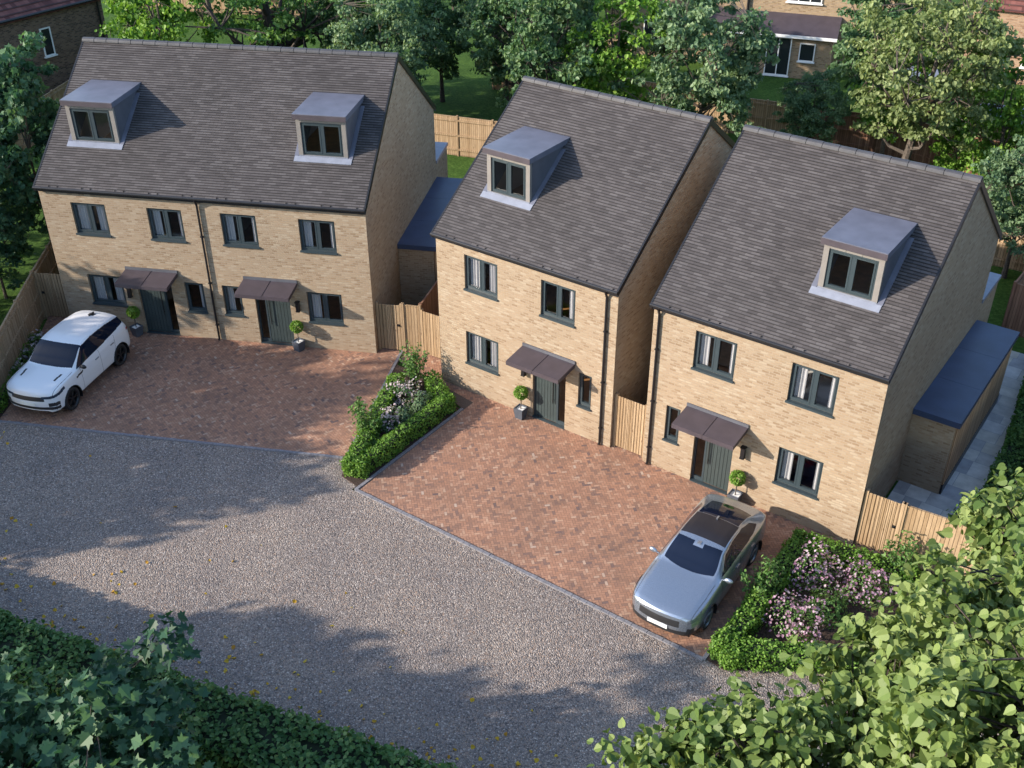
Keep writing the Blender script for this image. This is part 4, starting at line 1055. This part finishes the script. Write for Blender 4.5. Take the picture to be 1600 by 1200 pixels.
def shed(label, loc, rz):
    root = thing('garden_shed', label, 'shed', (*loc, 0), rz, 'garden sheds behind the trees')
    g = MB(); g.box(-1.2, 1.2, -0.9, 0.9, 0, 1.8)
    for x in (-1.2, 1.2): g.face([(x, -0.9, 1.8), (x, 0.9, 1.8), (x, 0, 2.3)])
    g.build('wall', M['wood_old'], root)
    rf = MB()
    for s in (-1, 1):
        rf.face([(-1.3, s*1.05, 1.76), (1.3, s*1.05, 1.76), (1.3, 0, 2.36), (-1.3, 0, 2.36)]); rf.face([(-1.3, s*1.05, 1.72), (1.3, s*1.05, 1.72), (1.3, 0, 2.32), (-1.3, 0, 2.32)])
        rf.face([(-1.3, s*1.05, 1.72), (1.3, s*1.05, 1.72), (1.3, s*1.05, 1.76), (-1.3, s*1.05, 1.76)])
    rf.build('roof', M['flashing'], root)
    d = MB(); d.box(-0.4, 0.4, -0.94, -0.905, 0.05, 1.7); d.build('door', M['wood'], root)
shed('small shed with a pale grey roof right of the leaning trunk', (9.0, 30.5), R(15))
shed('small shed with a pale grey roof left of the leaning trunk', (3.6, 33.8), R(40))
# ================================================================ CARS
def pchip(xs, ys, x):
    xs, ys = np.array(xs, float), np.array(ys, float); h = np.diff(xs); dl = np.diff(ys)/h; m = np.zeros(len(xs))
    for k in range(1, len(xs)-1):
        if dl[k-1]*dl[k] > 0: m[k] = (h[k-1]+h[k])*1.0/((h[k-1]/dl[k-1])+(h[k]/dl[k])) if True else 0
    m[0], m[-1] = dl[0], dl[-1]
    i = np.clip(np.searchsorted(xs, x)-1, 0, len(xs)-2); t = (x-xs[i])/h[i]
    return ys[i]*(1+2*t)*(1-t)**2 + m[i]*h[i]*t*(1-t)**2 + ys[i+1]*t*t*(3-2*t) + m[i+1]*h[i]*t*t*(t-1)
def inpoly(px, pz, poly):
    r = np.zeros(px.shape, bool); n = len(poly)
    for k in range(n):
        x0, z0 = poly[k]; x1, z1 = poly[(k+1) % n]
        c = (z0 > pz) != (z1 > pz)
        with np.errstate(divide='ignore', invalid='ignore'): r ^= c & (px < (x1-x0)*(pz-z0)/(z1-z0+1e-12)+x0)
    return r

def car(name, label, spec, loc, rz):
    root = thing(name, label, 'car', (*loc, 0.0), rz)
    T = np.array(spec['stations'], float); L = T[-1, 0]
    nS = 440; s = np.unique(np.concatenate([np.linspace(0, L, nS), np.linspace(0, 0.3, 30), np.linspace(L-0.25, L, 20)]))
    zb, w, zm, wsh, zsh, wc, zc, zt = [pchip(T[:, 0], T[:, k], s) for k in range(1, 9)]
    rows = []
    for k in range(len(s)):
        ctl = [(w[k]*0.78, zb[k]), (w[k]*0.95, zb[k]+0.03), (w[k]*0.985, zb[k]+0.13), (w[k], zm[k]), (wsh[k]*0.45+w[k]*0.55, zsh[k]-0.10), (wsh[k], zsh[k]), (wc[k]+(wsh[k]-wc[k])*0.45, zsh[k]+(zc[k]-zsh[k])*0.60), (wc[k], zc[k]), (wc[k]*0.72, zc[k]+(zt[k]-zc[k])*0.62), (wc[k]*0.36, zc[k]+(zt[k]-zc[k])*0.93), (0, zt[k])]
        ctl = np.array(ctl); seg = [3, 4, 14, 12, 8, 16, 16, 12, 18, 18]; P = []
        for q, n in enumerate(seg):
            t = np.arange(n)[:, None]/n; P.append(ctl[q]*(1-t)+ctl[q+1]*t)
        P = np.concatenate(P+[ctl[-1:]])
        for _ in range(10): P[1:-1] = 0.25*P[:-2]+0.5*P[1:-1]+0.25*P[2:]
        rows.append(P)
    Rw = np.array(rows); nT = Rw.shape[1]; full = np.concatenate([Rw, Rw[:, -2::-1]*np.array([-1, 1])], 1); nF = full.shape[1]
    V = np.zeros((len(s), nF, 3)); V[:, :, 0] = full[:, :, 0]; V[:, :, 2] = full[:, :, 1]; V[:, :, 1] = s[:, None]-L/2
    # bow the nose and the tail in plan
    for arr, s0, amt, sg in ((V, 0.0, spec.get('bow', 0.16), 1),):
        f = np.exp(-(s/0.9)**2)[:, None]; V[:, :, 1] += amt*f*(np.abs(V[:, :, 0])/0.9)**2
        f = np.exp(-((L-s)/0.7)**2)[:, None]; V[:, :, 1] -= 0.10*f*(np.abs(V[:, :, 0])/0.9)**2
    vid = np.arange(len(s)*nF).reshape(len(s), nF); verts = V.reshape(-1, 3)
    F = np.stack([vid[:-1, :-1], vid[:-1, 1:], vid[1:, 1:], vid[1:, :-1]], -1).reshape(-1, 4)
    # end caps as grids, so that grille and lamps can be picked out of them
    extra = []
    for end in (0, len(s)-1):
        nX = 48; row = V[end]; g = np.zeros((nT, nX+1), int); base = len(verts)+sum(len(e) for e in extra); pts = []
        for i in range(nT):
            a, b = row[i], row[nF-1-i]
            for j in range(nX+1):
                t = j/nX; p = a*(1-t)+b*t
                x = p[0]; wmax = max(abs(a[0]), 1e-6)
                v = (p[2]-row[:, 2].min())/max(1e-6, np.ptp(row[:, 2]))
                lim = (abs(a[0])/0.9)**2*(spec.get('bow', 0.16) if end == 0 else -0.10); cur = (abs(x)/0.9)**2*(spec.get('bow', 0.16) if end == 0 else -0.10)
                p[1] += (cur-lim) + (-1 if end == 0 else 1)*0.05*math.sin(math.pi*min(1, max(0, v)))*(1-(abs(x)/wmax)**4)
                pts.append(p); g[i, j] = base+i*(nX+1)+j
        extra.append(np.array(pts))
        q = np.stack([g[:-1, :-1], g[:-1, 1:], g[1:, 1:], g[1:, :-1]], -1).reshape(-1, 4)
        if end: q = q[:, ::-1]
        F = np.concatenate([F, q])
    verts = np.concatenate([verts]+extra)
    # floor
    cen = verts[F].mean(1); S_ = cen[:, 1]+L/2; X_ = np.abs(cen[:, 0]); Z_ = cen[:, 2]; X0 = cen[:, 0]
    e1 = verts[F[:, 1]]-verts[F[:, 0]]; e2 = verts[F[:, 3]]-verts[F[:, 0]]; Nn = np.cross(e1, e2); Nn /= np.linalg.norm(Nn, axis=1, keepdims=True)+1e-12
    wcs = pchip(T[:, 0], T[:, 6], np.clip(S_, 0, L)); zcs = pchip(T[:, 0], T[:, 7], np.clip(S_, 0, L)); zss = pchip(T[:, 0], T[:, 5], np.clip(S_, 0, L))
    lab = np.zeros(len(F), int); names = ['body']
    mats = [spec['paint']]
    def region(nm, mat, mask):
        names.append(nm); mats.append(mat); lab[mask & (lab == 0)] = len(names)-1
    arch = np.zeros(len(F), bool)
    for sy in spec['axles']: arch |= ((S_-sy)**2+(Z_-spec['rw'])**2 < (spec['rw']+0.055)**2) & (X_ > 0.55)
    for nm, mat, fn in spec['regions']: region(nm, mat, fn(S_, X_, Z_, X0, wcs, zcs, zss) & ~arch)
    for k, nm in enumerate(names):
        sel = F[(lab == k) & ~arch]
        if len(sel) == 0: continue
        u, inv = np.unique(sel, return_inverse=True)
        raw_mesh(nm, verts[u], inv.reshape(-1, 4), mats[k], root, smooth=True)
    # underbody and wheel housings
    ub = MB(); zb0 = spec['stations'][5][1]
    ub.box(-0.74, 0.74, -L/2+0.22, L/2-0.22, zb0-0.02, zb0+0.10)
    for sy in spec['axles']:
        for sg in (-1, 1):
            r = spec['rw']+0.055; n = 18; y0 = sy-L/2
            A = [(sg*0.50, y0+r*math.cos(t), spec['rw']+r*math.sin(t)) for t in [math.pi*(-0.12+1.24*q/n) for q in range(n+1)]]
            B = [(sg*(spec['wheelx']+0.045), p[1], p[2]) for p in A]
            for q in range(n): ub.face((A[q], A[q+1], B[q+1], B[q]))
            ub.face(A)
    ub.build('underbody', M['black'], root)
    for sy in spec['axles']:
        for sg in (-1, 1):
            rw, ww = spec['rw'], 0.115; x0 = sg*(spec['wheelx']-ww)
            hub = bpy.data.objects.new('wheel', None); C.objects.link(hub); hub.parent = root; hub.location = (x0, sy-L/2, rw); hub.empty_display_size = 0.1
            prof = [(rw*0.70, -ww), (rw*0.93, -ww), (rw*0.99, -ww*0.75), (rw, -ww*0.3), (rw, ww*0.3), (rw*0.99, ww*0.75), (rw*0.93, ww), (rw*0.74, ww*1.02), (rw*0.72, ww*0.8)]
            t = MB(); n = 36
            for q in range(n):
                a, b = 2*math.pi*q/n, 2*math.pi*(q+1)/n
                for i in range(len(prof)-1):
                    (ra, xa), (rb, xb) = prof[i], prof[i+1]
                    t.face(((sg*xa, ra*math.cos(a), ra*math.sin(a)), (sg*xb, rb*math.cos(a), rb*math.sin(a)), (sg*xb, rb*math.cos(b), rb*math.sin(b)), (sg*xa, ra*math.cos(b), ra*math.sin(b))))
            t.build('tyre', M['tyre'], hub, smooth=True)
            m = MB()
            for q in range(n):
                a, b = 2*math.pi*q/n, 2*math.pi*(q+1)/n
                for (ra, xa), (rb, xb) in (((rw*0.735, ww*1.0), (rw*0.66, ww*0.72)), ((rw*0.66, ww*0.72), (rw*0.66, -ww*0.2))):
                    m.face(((sg*xa, ra*math.cos(a), ra*math.sin(a)), (sg*xb, rb*math.cos(a), rb*math.sin(a)), (sg*xb, rb*math.cos(b), rb*math.sin(b)), (sg*xa, ra*math.cos(b), ra*math.sin(b))))
            m.tube((sg*ww*0.35, 0, 0), (sg*ww*0.75, 0, 0), rw*0.16, rw*0.13, 16)
            for q in range(5):
                for da in (-0.13, 0.13):
                    a = 2*math.pi*q/5; m.tube((sg*ww*0.6, math.cos(a)*rw*0.1, math.sin(a)*rw*0.1), (sg*ww*0.72, math.cos(a+da)*rw*0.68, math.sin(a+da)*rw*0.68), rw*0.05, rw*0.045, 6)
            m.build('rim', spec['rim'], hub)
            d = MB(); d.tube((sg*ww*-0.1, 0, 0), (sg*ww*0.1, 0, 0), rw*0.6, rw*0.6, 24); d.build('brake_disc', M['black'], hub)
    # mirrors
    for sg in (-1, 1):
        mx, my, mz = spec['mirror']; b = MB(); rng = 10
        V2 = []
        for i in range(7):
            th = math.pi*i/6
            for j in range(12):
                a = 2*math.pi*j/12; V2.append((sg*(mx+0.115*math.cos(th)*1.0), my-L/2+0.062*math.sin(th)*math.cos(a)*(1.0 if math.cos(a) < 0 else 0.45), mz+0.075*math.sin(th)*math.sin(a)))
        for i in range(6):
            for j in range(12): b.face((V2[i*12+j], V2[i*12+(j+1) % 12], V2[(i+1)*12+(j+1) % 12], V2[(i+1)*12+j]))
        b.tube((sg*(mx-0.16), my-L/2+0.02, mz-0.06), (sg*(mx-0.05), my-L/2, mz-0.03), 0.022, 0.02, 6)
        b.build('wing_mirror', spec['mirror_mat'], root, smooth=True)
    for nm, mat, boxes in spec['extras']:
        b = MB()
        for q in boxes: b.box(q[0], q[1], q[2]-L/2, q[3]-L/2, q[4], q[5])
        b.build(nm, mat, root, bevel=0.006)
    return root

def paint(name, col, metal, rough):
    k = N(name); k.setb(Base_Color=c4(col), Metallic=metal, Roughness=rough)
    k.b.inputs['Coat Weight'].default_value = 0.8; k.b.inputs['Coat Roughness'].default_value = 0.03
    if metal:
        fl = k.noise(k.obj(), 900, 1); k.setb(Roughness=k.ramp(fl, [(0.3, (rough*0.9,)*3), (0.7, (rough*1.15,)*3)]))
    return k.m
M['tyre'] = plain('tyre_rubber', (0.018, 0.018, 0.019), 0.8, var=0.2)
M['silver'] = paint('silver_car_paint', (0.36, 0.40, 0.46), 0.8, 0.27)
M['white_car'] = paint('white_car_paint', (0.74, 0.74, 0.75), 0.0, 0.35)
kk = N('car_glass'); kk.setb(Base_Color=(0.006, 0.010, 0.024, 1), Roughness=0.03); kk.b.inputs['Specular IOR Level'].default_value = 0.32; M['car_glass'] = kk.m
M['roof_glass'] = plain('dark_roof_panel', (0.022, 0.021, 0.026), 0.28, var=0.05, spec=0.2)
M['lamp'] = plain('headlamp_lens', (0.22, 0.25, 0.29), 0.08, metal=0.6, var=0.3, nscale=30)
M['lamp_dark'] = plain('smoked_headlamp_lens', (0.035, 0.05, 0.075), 0.06, var=0.3, nscale=30)
M['tail'] = plain('red_tail_lamp', (0.45, 0.012, 0.012), 0.15, var=0.2)
M['trim'] = plain('dark_car_trim', (0.022, 0.022, 0.024), 0.45, var=0.2)
M['alloy_dark'] = plain('black_alloy', (0.02, 0.02, 0.022), 0.3, metal=0.3, var=0.1)
M['alloy'] = plain('two_tone_alloy', (0.32, 0.34, 0.37), 0.3, metal=0.8, var=0.2)
M['plate'] = plain('white_number_plate', (0.75, 0.75, 0.72), 0.4, var=0.03)
M['beige_trim'] = plain('car_interior_beige', (0.30, 0.29, 0.28), 0.7, var=0.1)

silver = dict(paint=M['silver'], rim=M['alloy'], rw=0.335, wheelx=0.905, axles=(0.88, 3.61), bow=0.17, mirror=(1.02, 1.62, 1.02), mirror_mat=M['silver'],
  stations=[(0.00, .26, .70, .52, .69, .72, .54, .765, .78), (0.05, .21, .79, .54, .76, .765, .60, .815, .83), (0.18, .19, .865, .57, .82, .81, .65, .86, .875), (0.5, .18, .918, .60, .855, .86, .67, .915, .93), (0.9, .18, .93, .62, .865, .90, .67, .955, .97),
            (1.38, .18, .93, .63, .87, .935, .70, .995, 1.01), (1.62, .18, .93, .63, .87, .945, .70, 1.10, 1.135), (2.10, .18, .93, .63, .87, .965, .625, 1.365, 1.415), (2.6, .18, .93, .63, .87, .98, .60, 1.425, 1.475), (3.2, .18, .93, .64, .875, 1.0, .585, 1.39, 1.44), (3.7, .18, .93, .66, .87, 1.02, .575, 1.275, 1.315),
            (4.12, .20, .92, .66, .855, 1.035, .60, 1.125, 1.15), (4.38, .24, .88, .64, .825, 1.03, .62, 1.06, 1.075), (4.52, .28, .84, .62, .79, .985, .60, 1.02, 1.03), (4.60, .33, .78, .60, .74, .92, .56, .955, .965)],
  regions=[
   ('windscreen', M['car_glass'], lambda S, X, Z, x, wc, zc, zs: (S > 1.41+0.10*(X/0.6)**2) & (S < 2.08+0.06*(X/0.6)**2) & (X < wc*0.955) & (Z > zc-0.02) & ~((X < 0.13) & (S > 1.96))),
   ('roof_panel', M['roof_glass'], lambda S, X, Z, x, wc, zc, zs: (S > 2.24) & (S < 3.13) & (X < wc*0.975) & (Z > zc-0.015)),
   ('rear_window', M['car_glass'], lambda S, X, Z, x, wc, zc, zs: (S > 3.145) & (S < 4.10-0.10*(X/0.6)**2) & (X < wc*0.92) & (Z > zc-0.015)),
   ('side_window', M['car_glass'], lambda S, X, Z, x, wc, zc, zs: (x > 0) & inpoly(S, Z, [(1.66, 1.0), (2.12, 1.30), (2.6, 1.375), (3.2, 1.35), (3.62, 1.24), (3.86, 1.10), (3.5, 1.06)]) & (X > wc*1.0)),
   ('side_window', M['car_glass'], lambda S, X, Z, x, wc, zc, zs: (x < 0) & inpoly(S, Z, [(1.66, 1.0), (2.12, 1.30), (2.6, 1.375), (3.2, 1.35), (3.62, 1.24), (3.86, 1.10), (3.5, 1.06)]) & (X > wc*1.0)),
   ('headlight', M['lamp'], lambda S, X, Z, x, wc, zc, zs: (x > 0) & (S < 0.52) & (X > 0.55) & (Z > 0.635+0.19*S) & (Z < 0.73+0.20*S)),
   ('headlight', M['lamp'], lambda S, X, Z, x, wc, zc, zs: (x < 0) & (S < 0.52) & (X > 0.55) & (Z > 0.635+0.19*S) & (Z < 0.73+0.20*S)),
   ('grille', M['trim'], lambda S, X, Z, x, wc, zc, zs: (S < 0.10) & (X < 0.52) & (Z > 0.52) & (Z < 0.70)),
   ('bumper_trim', M['trim'], lambda S, X, Z, x, wc, zc, zs: (S < 0.5) & (((Z < 0.40) & (Z > 0.20)) | ((X > 0.70) & (Z < 0.50) & (Z > 0.40) & (S < 0.24)))),
   ('tail_light', M['tail'], lambda S, X, Z, x, wc, zc, zs: (S > 4.30) & (Z > 0.90) & (Z < 0.965) & (X > 0.25) | (S > 4.30) & (X > 0.70) & (Z > 0.74) & (Z < 0.92)),
   ('door_seam', M['trim'], lambda S, X, Z, x, wc, zc, zs: (X > 0.80) & (Z > 0.28) & (Z < zs+0.01) & ((np.abs(S-1.55) < 0.006) | (np.abs(S-2.62) < 0.006) | (np.abs(S-3.42-0.25*(Z-0.6)) < 0.006))),
   ('bonnet_seam', M['trim'], lambda S, X, Z, x, wc, zc, zs: (S > 0.16) & (S < 1.36) & (np.abs(X-0.74-0.06*np.minimum(S, 0.8)) < 0.006) & (Z > 0.7)),
   ('sill_trim', M['trim'], lambda S, X, Z, x, wc, zc, zs: (Z < 0.255) & (S > 0.3) & (S < 4.4)),
   ('side_trim', M['trim'], lambda S, X, Z, x, wc, zc, zs: (S > 4.2) & (Z < 0.42))],
  extras=[('number_plate', M['plate'], [(-0.26, 0.26, -0.062, -0.045, 0.405, 0.515)]), ('camera_housing', M['silver'], [(-0.05, 0.05, 2.02, 2.12, 1.40, 1.425)]), ('aerial', M['silver'], [(-0.02, 0.02, 3.05, 3.16, 1.44, 1.495)]), ('door_handle', M['alloy'], [(0.915, 0.935, 2.36, 2.56, 0.80, 0.825)]), ('door_handle', M['alloy'], [(0.915, 0.935, 3.26, 3.44, 0.82, 0.845)]), ('door_handle', M['alloy'], [(-0.935, -0.915, 2.36, 2.56, 0.80, 0.825)])])
suv = dict(paint=M['white_car'], rim=M['alloy_dark'], rw=0.365, wheelx=0.925, axles=(0.86, 3.54), bow=0.15, mirror=(1.05, 1.50, 1.13), mirror_mat=M['black'],
  stations=[(0.00, .36, .76, .62, .75, .84, .60, .89, .905), (0.05, .29, .86, .64, .83, .905, .66, .95, .965), (0.18, .26, .925, .66, .885, .965, .72, 1.01, 1.025), (0.5, .25, .95, .70, .90, 1.01, .75, 1.06, 1.075), (0.9, .25, .955, .72, .905, 1.04, .76, 1.09, 1.105),
            (1.22, .25, .955, .73, .905, 1.055, .77, 1.115, 1.13), (1.5, .25, .955, .73, .905, 1.07, .77, 1.27, 1.30), (1.95, .25, .955, .74, .90, 1.09, .735, 1.55, 1.59), (2.5, .25, .955, .75, .90, 1.115, .72, 1.605, 1.65), (3.2, .25, .955, .76, .895, 1.15, .705, 1.59, 1.635), (3.75, .26, .955, .78, .885, 1.19, .68, 1.55, 1.59),
            (4.08, .28, .94, .78, .875, 1.21, .66, 1.48, 1.52), (4.20, .30, .925, .76, .86, 1.18, .67, 1.33, 1.37), (4.30, .34, .89, .74, .83, 1.07, .66, 1.14, 1.17), (4.37, .40, .80, .70, .76, .93, .58, .97, .99)],
  regions=[
   ('windscreen', M['car_glass'], lambda S, X, Z, x, wc, zc, zs: (S > 1.25+0.06*(X/0.7)**2) & (S < 1.92+0.06*(X/0.7)**2) & (X < wc*1.0) & (Z > zc-0.02)),
   ('rear_window', M['car_glass'], lambda S, X, Z, x, wc, zc, zs: (S > 4.07) & (S < 4.22) & (X < wc*0.95) & (Z > 1.15)),
   ('side_window', M['car_glass'], lambda S, X, Z, x, wc, zc, zs: (x > 0) & inpoly(S, Z, [(1.36, 1.085), (1.93, 1.535), (2.5, 1.585), (3.3, 1.555), (4.10, 1.44), (4.14, 1.27), (2.6, 1.155)]) & (X > wc*0.98)),
   ('side_window', M['car_glass'], lambda S, X, Z, x, wc, zc, zs: (x < 0) & inpoly(S, Z, [(1.36, 1.085), (1.93, 1.535), (2.5, 1.585), (3.3, 1.555), (4.10, 1.44), (4.14, 1.27), (2.6, 1.155)]) & (X > wc*0.98)),
   ('headlight', M['lamp_dark'], lambda S, X, Z, x, wc, zc, zs: (x > 0) & (S < 0.62) & (X > 0.48) & (Z > 0.765+0.17*S) & (Z < 0.845+0.19*S)),
   ('headlight', M['lamp_dark'], lambda S, X, Z, x, wc, zc, zs: (x < 0) & (S < 0.62) & (X > 0.48) & (Z > 0.765+0.17*S) & (Z < 0.845+0.19*S)),
   ('grille', M['trim'], lambda S, X, Z, x, wc, zc, zs: (S < 0.14) & (X <= 0.58) & (Z > 0.70) & (Z < 0.835)),
   ('bumper_trim', M['trim'], lambda S, X, Z, x, wc, zc, zs: (S < 0.30) & (((Z < 0.50) & (Z > 0.40)) | ((X > 0.66) & (Z < 0.64) & (Z > 0.52) & (S < 0.30)))),
   ('bonnet_vent', M['trim'], lambda S, X, Z, x, wc, zc, zs: (S > 0.62) & (S < 0.98) & (X > 0.55+0.10*(S-0.6)) & (X < 0.62+0.10*(S-0.6)) & (Z > 0.95)),
   ('side_vent', M['trim'], lambda S, X, Z, x, wc, zc, zs: (S > 1.22) & (S < 1.58) & (Z > 0.86+0.12*(S-1.2)) & (Z < 0.915+0.12*(S-1.2)) & (X > 0.80)),
   ('door_seam', M['trim'], lambda S, X, Z, x, wc, zc, zs: (X > 0.80) & (Z > 0.36) & (Z < zs+0.01) & ((np.abs(S-1.48) < 0.006) | (np.abs(S-2.50) < 0.006) | (np.abs(S-3.30-0.2*(Z-0.7)) < 0.006))),
   ('bonnet_seam', M['trim'], lambda S, X, Z, x, wc, zc, zs: (S > 0.12) & (S < 1.2) & (np.abs(X-0.80-0.05*np.minimum(S, 0.8)) < 0.006) & (Z > 0.85)),
   ('sill_trim', M['trim'], lambda S, X, Z, x, wc, zc, zs: (Z < 0.36) & (S > 0.3)),
   ('tail_light', M['tail'], lambda S, X, Z, x, wc, zc, zs: (S > 4.08) & (Z > 0.98) & (Z < 1.06) & (X > 0.4))],
  extras=[('number_plate', M['plate'], [(-0.26, 0.26, -0.062, -0.045, 0.535, 0.645)]), ('roof_aerial', M['trim'], [(-0.11, 0.11, 3.62, 3.80, 1.568, 1.600), (-0.02, 0.02, 3.58, 3.84, 1.565, 1.64)]), ('door_handle', M['alloy'], [(0.94, 0.962, 2.24, 2.42, 0.92, 0.945)]), ('door_handle', M['alloy'], [(0.935, 0.957, 3.10, 3.28, 0.95, 0.975)])])
suv_root = car('white_suv', 'white compact suv with black wheels parked by the left fence', suv, w1(1.90, -3.36), HA - 0.10); suv_root.scale = (1.0, 1.0, 1.05)
car('silver_hatchback', 'silver fastback car with dark glass roof parked on the right driveway', silver, (11.12, -3.50), 0.03)

# ================================================================ FALLEN LEAVES
rng = np.random.default_rng(90); P = []
while len(P) < 210:
    t = rng.uniform(); x = -5 + t*19; y = -16.3 + (x+5)*0.245 + abs(rng.normal(0, 1.0))*1.0 + 0.6
    P.append((x, y, 0.004))
for _ in range(30): P.append((-9.5+rng.normal(0, 0.9), -10.6+rng.normal(0, 0.5), 0.004))
for _ in range(40): P.append((rng.uniform(-6, 8), rng.uniform(-14, -9), 0.004))
P = np.array(P)
tag(leaves('fallen_leaves', M['fallen'], None, P, 0.10*rng.uniform(0.6, 1.2, len(P)), rng.uniform(0, 1, len(P)), 'heart', 91, up=0.95), kind='stuff')

# ================================================================ NEAR TREES
make_tree('lime_tree', 'near lime tree with large pale green leaves at lower right', 'tree', 8.4, 3.0, 3.6, 71, M['leaf_lime'], leaf=0.185, nclump=760, per=46, lobes=(0.62, [((16.15-19.3, -12.5+10.0, 5.0), 2.1), ((17.5-19.3, -10.6+10.0, 5.6), 2.0), ((17.3-19.3, -8.4+10.0, 5.3), 1.5), ((18.7-19.3, -6.7+10.0, 5.4), 1.5), ((15.3-19.3, -13.2+10.0, 4.8), 1.5), ((18.4-19.5, -4.4+9.9, 5.6), 1.6), ((16.9-19.3, -11.6+10, 5.2), 1.9), ((19.6-19.3, -4.6+10.0, 5.0), 2.0)]), trunk_r=0.22, squash=0.35, clump_r=0.62, shape='heart', loc=(19.5, -9.9, 0), up=0.55, bark=M['bark_dark'])
make_tree('maple_tree', 'near dark maple tree with lobed leaves at lower left corner', 'tree', 5.6, 3.0, 1.4, 72, M['leaf_maple'], leaf=0.22, nclump=330, per=46, trunk_r=0.14, squash=0.35, clump_r=0.7, shape='maple', loc=(6.6, -18.7, 0), up=0.7)
# trees of the same garden just outside the left edge: their shade lies over the lane and the left driveway
def shade(src_seed, label, loc, H, RX, base, mat='leaf_mid', n=110, per=54, leaf=0.34, cr=1.0):
    return make_tree('garden_tree', label, 'tree', H, RX, base, src_seed, M[mat], leaf=leaf, nclump=n, per=per, trunk_r=0.25, clump_r=cr, loc=(*loc, 0), group='garden trees outside the left edge')
shade(81, 'garden tree outside the left edge, shading the lane', (-14.0, -19.0), 8.0, 3.6, 2.6)
shade(82, 'garden tree outside the left edge, shading the white car', (-20.5, -15.5), 7.6, 3.4, 2.6)
shade(83, 'garden tree outside the left edge, nearest the tall hedge', (-6.9, -25.5), 8.4, 3.4, 4.2)
shade(84, 'garden tree outside the left edge, farthest along the tall hedge', (1.3, -23.7), 8.6, 3.6, 4.0)
shade(89, 'garden tree outside the left edge, tallest, dappling the left driveway', (-17.4, -18.4), 9.4, 2.9, 5.0, n=80)
for q, (x, y) in enumerate([(29.0, -2.0), (30.5, 6.0), (29.5, 14.0), (28.0, 22.0)]):  # unseen dark trees added to keep low sky light off the gables
    make_tree('yew_tree', ['dark yew outside the right edge, level with the last gate', 'dark yew outside the right edge, level with the patio', 'dark yew outside the right edge, level with the rear lawn', 'dark yew outside the right edge, farthest back'][q], 'tree', 13.0, 4.4, 0.6, 85+q, M['leaf_yew'], leaf=0.42, nclump=120, per=60, clump_r=1.3, loc=(x, y, 0), group='yews outside the right edge')
